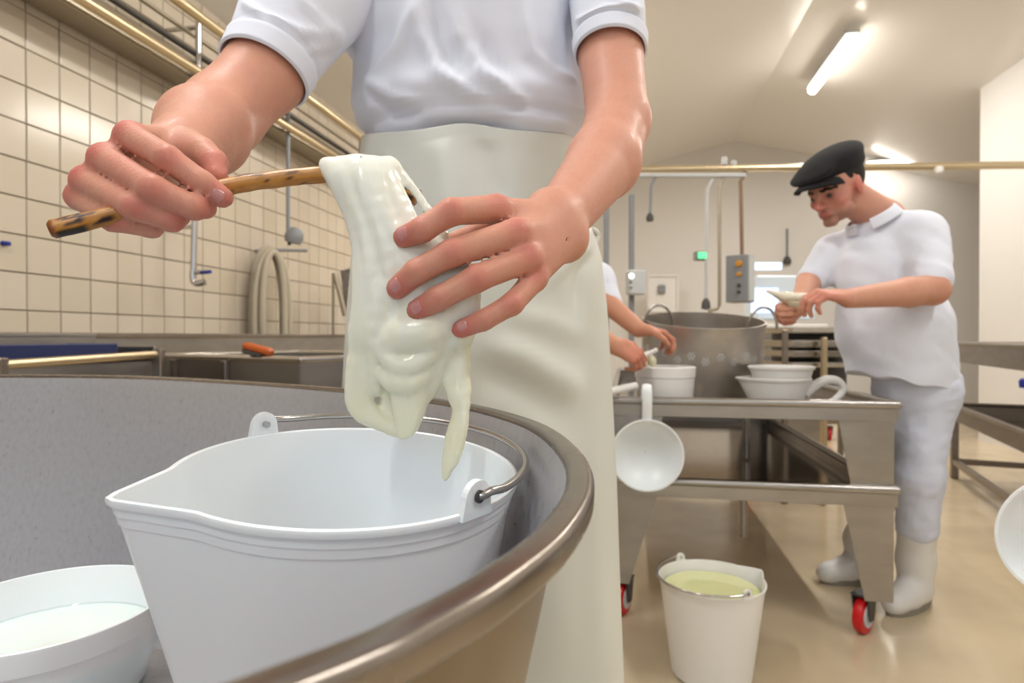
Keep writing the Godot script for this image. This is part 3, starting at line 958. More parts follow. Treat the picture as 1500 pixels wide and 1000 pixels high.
func hero() -> void:
	var t := thing("person", "person in white polo shirt and pale apron stretching cheese with both hands", "person", Transform3D(Basis(), Vector3(-0.03, 0, -1.0)))
	var s := Solid.new()
	s.k = 0.014; s.kj = 0.008
	# right arm (left in the photo): shoulder, elbow, wrist
	var w0 := P(268, 222, .598)
	s.chain([P(455, -35, .90), P(388, 108, .805), P(326, 168, .752)], [.052, .0485, .046])
	s.chain([P(326, 168, .752), P(298, 193, .69), w0], [.046, .0475, .031])
	s.cap(P(262, 214, .60), P(276, 232, .60), .024, .024)
	# its palm: wrist to knuckles
	var km := [P(190, 199, .532), P(152, 232, .525), P(124, 264, .528), P(114, 288, .538)]
	for i in 4: s.cap(P(262 + i * 4, 214 + i * 8, .594), km[i] + Vector3(0, 0, -.004), .0165, [.0122, .0122, .0112, .010][i])
	s.cap(P(240, 240, .566), P(190, 270, .552), .015, .013)
	s.cap(P(270, 225, .585), P(285, 222, .562), .016, .013)
	# fingers round the stick
	s.chain([km[0], P(245, 232, .498), P(296, 268, .501), P(326, 289, .508)], [.0120, .0108, .0099, .0088], 1)
	s.chain([km[1], P(224, 277, .487), P(284, 304, .496), P(300, 304, .512)], [.0122, .0112, .0100, .0088], 2)
	s.cap(P(300, 304, .512), P(286, 288, .53), .0088, .008, 2)
	s.chain([km[2], P(198, 304, .490), P(252, 322, .500), P(262, 316, .516)], [.0112, .0106, .0095, .0085], 3)
	s.cap(P(262, 316, .516), P(246, 300, .532), .0085, .008, 3)
	s.chain([km[3], P(165, 322, .504), P(222, 333, .508), P(232, 325, .523)], [.0102, .0094, .0086, .0078], 4)
	s.cap(P(232, 325, .523), P(216, 310, .536), .0078, .007, 4)
	s.chain([P(278, 216, .572), P(297, 222, .556), P(314, 238, .545), P(318, 258, .536)], [.0140, .0122, .0112, .0092], 5)
	# left arm (right in the photo)
	s.chain([P(888, -60, .955), P(894, 75, .885), P(905, 178, .815)], [.050, .0445, .0405])
	s.chain([P(905, 178, .815), P(884, 238, .745), P(815, 328, .610)], [.0405, .0425, .027])
	s.cap(P(803, 310, .605), P(828, 350, .605), .023, .023)
	var lm := [P(727, 306, .548), P(757, 341, .534), P(774, 378, .535), P(784, 408, .545)]
	for i in 4: s.cap(P(806 + i * 6, 318 + i * 12, .596), lm[i] + Vector3(0, 0, -.003), .0160, [.0112, .0108, .0100, .0092][i])
	s.cap(P(770, 345, .575), P(760, 380, .566), .014, .012)
	var fi := [[lm[0], P(661, 310, .512), P(619, 336, .508), P(592, 347, .514)], [lm[1], P(661, 371, .508), P(610, 398, .506), P(582, 422, .513)], [lm[2], P(698, 408, .510), P(642, 437, .507), P(611, 454, .513)], [lm[3], P(750, 445, .520), P(708, 469, .516), P(675, 482, .519)]]
	var fr := [[.0128, .0114, .0104, .0093], [.0130, .0116, .0105, .0095], [.0122, .0113, .0102, .0092], [.0106, .0097, .0088, .0080]]
	for i in 4: s.chain(fi[i], fr[i], 6 + i)
	s.chain([P(775, 335, .580), P(735, 335, .578), P(696, 345, .566), P(668, 352, .558)], [.015, .0125, .011, .009], 10)
	# trunk, neck and head carry the arms
	s.cap(P(455, -35, .90), P(660, -20, .98), .052, .07)
	s.cap(P(888, -60, .955), P(660, -20, .98), .050, .07)
	s.cap(P(660, -20, .98), P(690, 230, 1.02), .07, .075)
	var g := G.new()
	s.build(0.0034, g)
	var red := []
	for q in km: red.append([q + Vector3(-.004, .004, .008), .016, 0.85])
	for q in [P(245, 232, .488), P(224, 277, .477), P(198, 304, .480), P(165, 322, .496)]: red.append([q, .013, 0.6])
	for q in [P(326, 289, .50), P(300, 310, .50), P(262, 322, .50)]: red.append([q, .014, 0.8])
	red.append([P(316, 245, .535), .018, 0.7])
	for i in 4:
		red.append([fi[i][3] + Vector3(0, 0, .006), .014, 0.95])
		red.append([fi[i][1] + Vector3(0, 0, .008), .011, 0.55])
		red.append([fi[i][0] + Vector3(0, .004, .008), .015, 0.55])
		red.append([fi[i][2] + Vector3(0, 0, .006), .010, 0.35])
	for i in range(-2, 10): red.append([P(200 + i * 8, 255 + i * 5, .50), .03, 0.28])
	paint(g, skin_color(Color(0.80, 0.58, 0.49), Color(0.76, 0.42, 0.38), red))
	put("body", g, M.skin_wet, t)
	for i in 4:
		var d: Vector3 = fi[i][3] - fi[i][2]
		nail(t, fi[i][3], d, [Vector3(.10, .25, 1), Vector3(.15, .35, 1), Vector3(.15, .32, 1), Vector3(.2, .45, 1)][i], fr[i][3], 0.0062 if i < 3 else 0.0052, 0.0060 if i < 3 else 0.0052)
	nail(t, P(326, 289, .508), P(326, 289, .508) - P(296, 268, .501), Vector3(0.05, -.12, 1), .0088, .0058, .0058)
	# polo shirt: trunk and two sleeves
	var folds := [
		[[Vector2(606, -20), Vector2(618, 50), Vector2(643, 101), Vector2(684, 139), Vector2(745, 158)], 9.0, .0075],
		[[Vector2(652, -20), Vector2(668, 48), Vector2(701, 101), Vector2(744, 142), Vector2(780, 164), Vector2(815, 172)], 7.0, .007],
		[[Vector2(757, -30), Vector2(777, 76), Vector2(810, 109), Vector2(846, 122)], 8.0, .006],
		[[Vector2(632, 0), Vector2(640, 60), Vector2(668, 110), Vector2(720, 150)], 7.0, -.005],
		[[Vector2(612, 0), Vector2(582, 70), Vector2(548, 108)], 8.0, .006],
		[[Vector2(534, 112), Vector2(580, 146), Vector2(625, 156)], 7.0, .006],
		[[Vector2(538, 128), Vector2(575, 165), Vector2(640, 172)], 6.0, -.004],
		[[Vector2(520, -30), Vector2(530, 40), Vector2(524, 90)], 9.0, .005],
		[[Vector2(836, 10), Vector2(846, 80), Vector2(856, 130)], 8.0, -.006],
		[[Vector2(545, 178), Vector2(640, 166), Vector2(720, 166), Vector2(800, 180), Vector2(868, 176)], 11.0, .012],
		[[Vector2(600, 186), Vector2(690, 176), Vector2(760, 182)], 4.0, -.006],
		[[Vector2(700, 40), Vector2(720, 90), Vector2(760, 130)], 7.0, -.004],
	]
	var rows := []
	var keyv := [-260, -170, -90, -30, 0, 30, 65, 100, 150, 190, 215, 235]
	var kl := [600, 520, 440, 455, 468, 482, 502, 521, 519, 526, 530, 534]
	var kr := [740, 800, 862, 850, 842, 846, 850, 854, 862, 868, 868, 862]
	for i in 90:
		var v := lerpf(-260, 232, i / 89.0)
		var k := 0
		while k < keyv.size() - 2 and keyv[k + 1] < v: k += 1
		var f: float = (v - keyv[k]) / float(keyv[k + 1] - keyv[k])
		f = f * f * (3 - 2 * f)
		var zc := lerpf(.965, 1.0, clampf((v + 100) / 330.0, 0, 1))
		var ul := lerpf(kl[k], kl[k + 1], f)
		var ur := lerpf(kr[k], kr[k + 1], f)
		var a := (ur - ul) * 0.5 / F * zc
		var c := P((ul + ur) * 0.5, v, zc)
		var b := minf(lerpf(.125, .118, clampf((v + 50) / 250.0, 0, 1)), a * 0.8)
		var row := []
		for j in 150:
			var an := TAU * j / 150
			var ca := cos(an)
			var sa := sin(an)
			var p := c + Vector3(a * signf(ca) * pow(absf(ca), 0.82), 0, b * signf(sa) * pow(absf(sa), 0.9))
			if sa > -0.25:
				var uv := U(p)
				var h := 0.014 * exp(-pow((v - 168.0) / 20.0, 2)) * maxf(sa, 0.0) - 0.016 * smoothstep(186.0, 200.0, v)
				for q in folds:
					h += 1.7 * q[2] * fold(uv, q[0], q[1] * 1.25) * clampf(sa * 2.0, 0.1, 1.0)
				p += Vector3(ca, 0.0, sa).normalized() * h
			row.append(p)
		rows.append(row)
	g = G.new()
	g.grid(rows, true, false, false)
	var polo := put("polo_shirt", g, M.shirt, t)
	var sl := [
		[[[386, 109, .80, .0555], [400, 84, .812, .0585], [424, 42, .835, .068], [452, -6, .865, .082], [492, -70, .915, .095], [550, -130, .96, .085]], [[[360, 8], [420, 50], [484, 56]], [[400, 30], [440, 44], [496, 46]], [[400, 80], [440, 76], [490, 66]], [[440, 0], [470, 30], [498, 58]]]],
		[[[894, 79, .872, .0485], [893, 58, .88, .051], [891, 30, .89, .0525], [887, -8, .915, .056], [878, -70, .95, .072], [820, -150, .975, .08]], [[[850, 30], [890, 12], [936, 14]], [[856, 46], [890, 30], [920, 24]], [[900, 0], [930, 20]]]],
	]
	for q in sl:
		var pts := []
		var rr := []
		for e in q[0]:
			pts.append(P(e[0], e[1], e[2])); rr.append(Vector2(e[3], 0))
		pts = spline(pts, 9); rr = spline(rr, 9)
		rows = []
		var fl := []
		for e in q[1]:
			var l := []
			for w in e: l.append(Vector2(w[0], w[1]))
			fl.append(l)
		var ref: Vector3 = (pts[1] - pts[0]).normalized()
		var side := ref.cross(Vector3(0, 0, 1)).normalized()
		for i in range(-2, pts.size()):
			var ii := maxi(i, 0)
			var tt: Vector3 = (pts[mini(ii + 1, pts.size() - 1)] - pts[maxi(ii - 1, 0)]).normalized()
			side = (side - tt * side.dot(tt)).normalized()
			var up := side.cross(tt)
			var row := []
			for j in 72:
				var an := TAU * j / 72
				var dir := side * cos(an) + up * sin(an)
				var r: float = rr[ii].x
				if i == -2: r -= 0.006
				var p: Vector3 = pts[ii] + dir * r + (tt * 0.02 if i == -2 else Vector3.ZERO)
				if i > 9:
					var uv := U(p)
					var h := 0.0
					for l in fl:
						var ds := seg_dist(uv, l)
						h += 0.006 * exp(-ds * ds / 30.0)
					if dir.z > -0.2: p += dir * h
				elif i > 0 and i <= 8: p += dir * 0.0030
				elif i == 9: p -= dir * 0.0015
				row.append(p)
			rows.append(row)
		g = G.new()
		g.grid(rows, true, false, true)
		put("sleeve", g, M.shirt, polo)
	# apron
	var af := [
		[[Vector2(640, 190), Vector2(655, 260), Vector2(660, 330)], 22.0, .008],
		[[Vector2(700, 192), Vector2(720, 250), Vector2(740, 300)], 16.0, -.006],
		[[Vector2(560, 210), Vector2(575, 300)], 16.0, .005],
		[[Vector2(690, 500), Vector2(760, 520), Vector2(830, 560), Vector2(850, 590)], 20.0, .014],
		[[Vector2(700, 540), Vector2(770, 570), Vector2(835, 610)], 18.0, -.010],
		[[Vector2(740, 460), Vector2(800, 470), Vector2(870, 500)], 14.0, .008],
		[[Vector2(872, 350), Vector2(840, 372), Vector2(800, 420)], 8.0, .010],
		[[Vector2(874, 366), Vector2(850, 400), Vector2(845, 450)], 6.0, -.010],
		[[Vector2(876, 380), Vector2(866, 430), Vector2(850, 500)], 8.0, .008],
		[[Vector2(820, 350), Vector2(840, 356), Vector2(870, 352)], 5.0, -.008],
		[[Vector2(800, 640), Vector2(815, 800), Vector2(820, 990)], 30.0, .008],
		[[Vector2(860, 600), Vector2(872, 800), Vector2(880, 990)], 16.0, .006],
	]
	keyv = [183, 205, 250, 330, 352, 380, 450, 560, 700, 850, 1000, 1300, 1390]
	kl = [536, 533, 528, 526, 524, 518, 512, 505, 500, 496, 492, 486, 486]
	kr = [848, 848, 853, 862, 872, 880, 888, 895, 902, 907, 913, 922, 924]
	rows = []
	for i in range(-1, 120):
		var ii := maxi(i, 0)
		var v := lerpf(204, 1390, pow(ii / 119.0, 1.35))
		var k := 0
		while k < keyv.size() - 2 and keyv[k + 1] < v: k += 1
		var f: float = clampf((v - keyv[k]) / float(keyv[k + 1] - keyv[k]), 0, 1)
		var zc := lerpf(1.0, 1.04, clampf((v - 200) / 400.0, 0, 1))
		var ul := lerpf(kl[k], kl[k + 1], f)
		var ur := lerpf(kr[k], kr[k + 1], f)
		var a := (ur - ul) * 0.5 / F * zc
		var c := P((ul + ur) * 0.5, v, zc)
		var b := lerpf(.122, .130, clampf((v - 200) / 300.0, 0, 1))
		if i < 0: a -= .004
		if i < 0: b -= .006
		var row := []
		for j in 150:
			var an := lerpf(-0.45, PI + 0.45, j / 149.0)
			var ca := cos(an)
			var sa := sin(an)
			var p := c + Vector3(a * signf(ca) * pow(absf(ca), 0.82), 0, b * signf(sa) * pow(absf(sa), 0.9))
			var uv := U(p)
			var h := 0.0
			for q in af:
				h += 0.85 * q[2] * fold(uv, q[0], q[1] * 1.15) * clampf(sa * 1.3 - .1, 0.0, 1.0)
			if v < 260: p.y -= (0.026 * maxf(sa, 0.0) - 0.010 * exp(-pow((uv.x - 680.0) / 50.0, 2))) * (1.0 - smoothstep(205.0, 260.0, v))
			p += Vector3(ca, 0.0, sa).normalized() * h
			row.append(p)
		rows.append(row)
	g = G.new()
	g.grid(rows, false, false, false)
	var ap := put("apron", g, M.apron, t)
	g = G.new()
	var kn := P(874, 352, .99)
	kn = P(868, 352, 1.0)
	tube(g, spline([kn + Vector3(-.05, .004, .02), kn + Vector3(-.01, .008, .012), kn + Vector3(.004, .004, -.01), kn + Vector3(-.01, 0, -.12)], 5), .005, 8)
	tube(g, spline([kn + Vector3(-.012, .012, .014), kn + Vector3(.000, .014, .016), kn + Vector3(.007, .006, .01), kn + Vector3(.0, -.008, .014), kn + Vector3(-.012, -.004, .016)], 5, true), .0045, 8, true)
	tube(g, spline([kn, kn + Vector3(.004, -.02, .012), kn + Vector3(.0, -.05, .016)], 5), [.005, .005, .005, .005, .005, .005, .005, .005, .0045, .004, .003], 8)
	put("apron_string", g, M.apron, ap)
	# legs, boots, head (outside the frame)
	legs(t, Vector3(-.11, .95, -1.10), Vector3(.01, .95, -1.10), Vector3(-.12, .5, -1.10), Vector3(.03, .5, -1.10), Vector3(-.13, .09, -1.12), Vector3(.05, .09, -1.12), Vector3(0, 0, 1), Vector3(0.1, 0, 1))
	head(t, Vector3(-.06, 1.83, -.93), Basis(Vector3.RIGHT, 0.55), Vector3(-.05, 1.55, -.99), Color(0.84, 0.64, 0.53), false)

func boot(t: Node, ankle: Vector3, toe: Vector3, top: Vector3) -> void:
	toe = toe.normalized()
	var s := Solid.new()
	s.k = 0.03
	var heel := Vector3(ankle.x, 0.045, ankle.z) - toe * 0.035
	s.chain([top, ankle + Vector3(0, .08, 0), Vector3(ankle.x, .075, ankle.z)], [.069, .060, .056])
	s.chain([heel, heel + toe * .10, heel + toe * .185 + Vector3(0, -.004, 0)], [.040, .042, .038])
	s.cap(Vector3(ankle.x, .085, ankle.z), heel + toe * .16, .045, .034)
	var g := G.new()
	s.build(.008, g)
	for i in g.v.size(): g.v[i].y = maxf(g.v[i].y, 0.012)
	var b := put("boot", g, M.rubber_white, t)
	g = G.new()
	var poly := PackedVector2Array()
	for i in 28:
		var an := TAU * i / 28
		var w := 0.044 + 0.006 * cos(an)
		poly.append(Vector2(cos(an) * 0.136 + 0.072, sin(an) * w))
	extrude(g, poly, 0.022, Transform3D(Basis(toe, Vector3.UP.cross(toe), Vector3.UP), Vector3(heel.x, 0.012, heel.z) + toe * 0.0))
	put("sole", g, M.sole, b)

func legs(t: Node, hl: Vector3, hr: Vector3, kl: Vector3, kr: Vector3, al: Vector3, ar: Vector3, tl: Vector3, tr: Vector3) -> void:
	var s := Solid.new()
	s.k = 0.04
	var hc := (hl + hr) * 0.5
	s.cap(hl, hr, .105, .105)
	s.cap(hc + Vector3(0, .06, 0), hc, .11, .12)
	for q in [[hl, kl, al], [hr, kr, ar]]:
		s.chain([q[0], q[1]], [.10, .073], 0)
		var lo: Vector3 = q[1].lerp(q[2], 0.45)
		s.chain([q[1], lo], [.073, .071], 0)
	var nz := FastNoiseLite.new()
	nz.seed = 3; nz.frequency = 1.0; nz.fractal_octaves = 2
	s.disp = func(p: Vector3) -> float: return 0.006 * nz.get_noise_3d(p.x * 14.0, p.y * 30.0, p.z * 14.0)
	var g := G.new()
	s.build(.012, g, .006)
	put("trousers", g, M.trousers, t)
	boot(t, al, tl, kl.lerp(al, 0.25))
	boot(t, ar, tr, kr.lerp(ar, 0.25))

# b: basis of the head, z towards the face, y up
func head_solid(s: Solid, o: Vector3, b: Basis, gr := 0) -> void:
	var q := func(x, y, z): return o + b * Vector3(x, y, z)
	s.ell(q.call(0, .035, -.012), b, Vector3(.076, .088, .096), gr)
	s.cap(q.call(0, .0, .03), q.call(0, -.055, .04), .062, .044, gr)
	s.cap(q.call(-.03, -.06, .03), q.call(.03, -.06, .03), .035, .035, gr)
	s.cap(q.call(-.010, -.088, .070), q.call(.010, -.088, .070), .017, .017, gr)
	s.cap(q.call(-.032, .024, .072), q.call(.032, .024, .072), .014, .014, gr)
	s.cap(q.call(0, .012, .088), q.call(0, -.024, .108), .0065, .0095, gr)
	s.cap(q.call(-.012, -.028, .096), q.call(.012, -.028, .096), .0075, .0075, gr)
	s.cap(q.call(-.016, -.055, .082), q.call(.016, -.055, .082), .0095, .0095, gr)
	for x in [-1.0, 1.0]:
		s.cap(q.call(x * .046, -.02, .052), q.call(x * .050, -.012, .03), .022, .022, gr)
		s.ell(q.call(x * .078, -.003, -.012), b * Basis(Vector3.UP, x * 0.35), Vector3(.009, .032, .019), gr)

func head(t: Node, o: Vector3, b: Basis, neck: Vector3, tone: Color, hat: bool) -> void:
	var s := Solid.new()
	s.k = 0.012
	head_solid(s, o, b)
	s.cap(o + b * Vector3(0, -.03, -.02), neck, .058, .062)
	var g := G.new()
	s.build(.0045, g)
	head_paint(g, o, b, tone)
	put("head", g, M.skin, t)
	head_bits(t, o, b, hat)

func head_paint(g: G, o: Vector3, b: Basis, tone: Color) -> void:
	g.has_c = true
	var inv := b.inverse()
	for i in g.v.size():
		var p := inv * (g.v[i] - o)
		if p.length() > 0.2: continue
		var c := tone
		var stub := clampf((-.035 - p.y) / .03, 0, 1) * clampf((p.z - .0) / .03, 0, 1)
		c = c.lerp(Color(0.50, 0.38, 0.34), stub * 0.55)
		c = c.lerp(Color(0.80, 0.42, 0.40), 0.6 * exp(-pow((p - Vector3(0, -.022, .105)).length() / .022, 2)))
		for x in [-1.0, 1.0]:
			c = c.lerp(Color(0.80, 0.45, 0.42), 0.45 * exp(-pow((p - Vector3(x * .052, -.018, .06)).length() / .03, 2)))
			c = c.lerp(Color(0.80, 0.42, 0.38), 0.7 * exp(-pow((p - Vector3(x * .085, 0, -.012)).length() / .03, 2)))
			c = c.lerp(Color(0.42, 0.26, 0.22), 0.75 * exp(-pow((p - Vector3(x * .033, .004, .078)).length() / .014, 2)))
			if absf(p.y - .028 + absf(absf(p.x) - .032) * 0.25) < .0055 and absf(absf(p.x) - .034) < .021 and p.z > .05: c = Color(0.12, 0.09, 0.08)
		if absf(p.y + .055) < .011 and absf(p.x) < .024 and p.z > .07: c = c.lerp(Color(0.70, 0.40, 0.38), 0.6)
		g.c[i] = c.srgb_to_linear()

func head_bits(t: Node, o: Vector3, b: Basis, hat: bool) -> void:
	var g := G.new()
	for x in [-1.0, 1.0]:
		lathe(g, [Vector2(.001, -.0085), Vector2(.006, -.006), Vector2(.0085, 0), Vector2(.006, .006), Vector2(.001, .0085)], 10, Transform3D(b, o + b * Vector3(x * .033, .004, .076)))
	put("eye", g, M.grey_dark, t)
	var s := Solid.new()
	s.k = 0.01
	s.ell(o + b * Vector3(0, .042, -.022), b, Vector3(.080, .088, .092))
	g = G.new()
	s.build(.006, g)
	var keep := PackedInt32Array()
	var inv := b.inverse()
	for i in range(0, g.ix.size(), 3):
		var p := inv * ((g.v[g.ix[i]] + g.v[g.ix[i + 1]] + g.v[g.ix[i + 2]]) / 3.0 - o)
		var line := 0.09 if p.z > 0.03 else lerpf(-.035, 0.06, clampf((p.z + .045) / .05, 0, 1))
		if absf(p.x) > .055 and p.z > -.0 and p.z < .03: line = -.005
		if hat and p.z > .035: continue
		if p.y > line: keep.append_array(g.ix.slice(i, i + 3))
	g.ix = keep
	put("hair", g, M.hair, t)
	if not hat: return
	s = Solid.new()
	s.k = 0.02
	var q := func(x, y, z): return o + b * Vector3(x, y, z)
	s.ell(q.call(0, .098, -.010), b * Basis(Vector3.RIGHT, 0.16), Vector3(.100, .046, .122))
	s.ell(q.call(0, .074, -.03), b * Basis(Vector3.RIGHT, 0.0), Vector3(.088, .045, .096))
	s.ell(q.call(0, .086, .085), b * Basis(Vector3.RIGHT, 0.3), Vector3(.082, .020, .055))
	g = G.new()
	s.build(.006, g)
	var fc := put("flat_cap", g, M.cap_cloth, t)
	g = G.new()
	var rows := []
	for i in 8:
		var row := []
		for j in 15:
			var a := lerpf(-1.15, 1.15, j / 14.0)
			var r := lerpf(.085, .150, i / 7.0)
			row.append(q.call(sin(a) * r * 0.68, .074 - .020 * pow(i / 7.0, 2.0) - .018 * a * a, cos(a) * r + .002))
		rows.append(row)
	g.grid(rows, false)
	var low := []
	for r in rows:
		var rr := []
		for p in r: rr.append(p - b.y * .005)
		low.append(rr)
	g.grid(low, false, false, true)
	put("peak", g, M.cap_cloth, fc)

# hand: wrist, direction to the knuckles, palm normal (fingers curl towards it), thumb side
func hand(s: Solid, w: Vector3, dir: Vector3, palm: Vector3, thumb: Vector3, curl: Array, first: int, thumb_in := 0.5) -> Array:
	dir = dir.normalized()
	palm = (palm - dir * palm.dot(dir)).normalized()
	thumb = (thumb - dir * thumb.dot(dir) - palm * thumb.dot(palm)).normalized()
	var tips := []
	for i in 4:
		var off: float = [.030, .011, -.009, -.027][i]
		var base: Vector3 = w + dir * [.088, .091, .086, .078][i] + thumb * off
		s.cap(w + thumb * off * 0.6 + dir * .012, base, .0155, .0115)
		var len: Array = [[.042, .026, .020], [.046, .030, .021], [.043, .028, .021], [.034, .021, .018]][i]
		var an := 0.0
		var p := base
		var pts := [base]
		for k in 3:
			an += curl[k] * [0.9, 1.0, 1.05, 1.1][i]
			p += (dir * cos(an) + palm * sin(an)) * len[k]
			pts.append(p)
		s.chain(pts, [.0105, .0095, .0088, .0078] if i < 3 else [.009, .0085, .0078, .007], first + i)
		tips.append(p)
	var b := w + dir * .03 + thumb * .028
	var p1 := b + (dir * 0.7 + thumb * 0.6 + palm * 0.3).normalized() * .038
	var p2 := p1 + (dir * 0.85 + thumb * (0.35 - thumb_in) + palm * 0.5).normalized() * .034
	var p3 := p2 + (dir * 0.7 - thumb * thumb_in + palm * 0.5).normalized() * .026
	s.chain([w + dir * .015 + thumb * .012, b, p1], [.015, .015, .012])
	s.chain([p1, p2, p3], [.012, .0108, .009], first + 4)
	return tips

func capped_man() -> void:
	var t := thing("person", "person in flat dark cap, white polo, trousers and rubber boots beyond the worktable", "person", Transform3D(Basis(), Vector3(1.42, 0, -2.35)))
	var face := Vector3(-0.84, -0.42, 0.34).normalized()
	var side := Vector3(0.0, 1.0, 0.0).cross(face).normalized()
	var hb := Basis(side, face.cross(side), face).scaled_local(Vector3.ONE * 1.08)
	var ho := P(1259, 271, 2.2) - hb * Vector3(.078, -.003, -.012)
	var shN := P(1352, 345, 2.20)
	var shF := P(1222, 372, 2.42)
	var elN := P(1366, 424, 2.06)
	var wrN := P(1243, 437, 1.98)
	var elF := P(1186, 412, 2.40)
	var wrF := P(1168, 452, 2.20)
	var s := Solid.new()
	s.k = 0.016; s.kj = 0.006
	head_solid(s, ho, hb)
	var nk := P(1293, 320, 2.30)
	s.chain([ho + hb * Vector3(0, -.02, -.03), nk], [.062, .068])
	s.cap(nk, P(1310, 480, 2.3), .07, .10)
	s.cap(nk, shN, .06, .05)
	s.cap(nk, shF, .06, .05)
	s.chain([shN, elN, elN.lerp(wrN, .3), wrN], [.055, .050, .048, .031])
	s.chain([shF, elF, wrF], [.052, .046, .030])
	hand(s, wrN, P(1200, 430, 1.98) - wrN, Vector3(-0.1, -1, -0.3), Vector3(-.1, .2, -1), [0.7, 0.9, 0.5], 1, 0.2)
	hand(s, wrF, P(1118, 468, 2.14) - wrF, Vector3(.35, -0.2, 1), Vector3(0, 1, .3), [0.95, 1.3, 0.7], 6, 0.5)
	var g := G.new()
	s.build(.0055, g)
	paint(g, skin_color(Color(0.80, 0.595, 0.50), Color(0.74, 0.42, 0.37), [[wrN + Vector3(-.08, 0, 0), .06, 0.6], [wrF + Vector3(-.08, -.03, 0), .06, 0.8], [elN, .06, .3]]))
	head_paint(g, ho, hb, Color(0.80, 0.59, 0.51))
	put("body", g, M.skin, t)
	head_bits(t, ho, hb, true)
	# polo shirt
	s = Solid.new()
	s.k = 0.05; s.kj = 0.03
	var ch := P(1292, 400, 2.32)
	s.ell(P(1300, 405, 2.32), Basis(Vector3.UP, 0.45) * Basis(Vector3.BACK, -0.12), Vector3(.205, .23, .15))
	s.ell(P(1308, 480, 2.30), Basis(Vector3.UP, 0.45), Vector3(.205, .20, .19))
	s.ell(P(1320, 545, 2.30), Basis(Vector3.UP, 0.45), Vector3(.192, .22, .175))
	s.cap(nk + Vector3(0.01, -.03, 0), shN + Vector3(-.02, 0, 0), .062, .072)
	s.cap(nk + Vector3(0, -.03, 0), shF, .06, .06)
	s.chain([shN, elN.lerp(shN, .18)], [.078, .066])
	s.chain([shF, shF.lerp(elF, .85)], [.072, .060])
	var nz := FastNoiseLite.new()
	nz.seed = 6; nz.frequency = 1.0; nz.fractal_octaves = 3
	s.disp = func(p: Vector3) -> float: return 0.006 * nz.get_noise_3d(p.x * 6.0, p.y * 13.0 + p.x * 7.0, p.z * 6.0)
	g = G.new()
	s.build(.011, g, .01)
	for i in g.v.size(): g.v[i].y = maxf(g.v[i].y, .85 - .22 * (g.v[i].x - 1.35) + .006 * sin(g.v[i].x * 40.0 + g.v[i].z * 30.0))
	var shirt := put("polo_shirt", g, M.shirt, t)
	# collar round the neck
	g = G.new()
	var rows := []
	var cn := P(1279, 326, 2.28)
	var cb := Basis(Vector3(0, 0, 1), 0.42) * Basis(Vector3.UP, -0.9)
	for i in 5:
		var row := []
		for j in 29:
			var a := lerpf(0.28, TAU - 0.28, j / 28.0)
			var r: float = [.078, .082, .089, .100, .097][i]
			var y: float = [.030, .034, .028, .0, -.004][i]
			row.append(cn + cb * Vector3(sin(a) * r, y + .012 * cos(a) * -1.0, cos(a) * r))
		rows.append(row)
	g.grid(rows, false, false, true)
	put("collar", g, M.shirt, shirt)
	legs(t, P(1328, 560, 2.30), P(1358, 570, 2.26), P(1290, 700, 2.44), P(1346, 700, 2.24), Vector3(P(1262, 850, 2.52).x, .09, -2.52), Vector3(P(1345, 880, 2.28).x, .09, -2.29), Vector3(-1, 0, .12), Vector3(-.85, 0, 0.5))

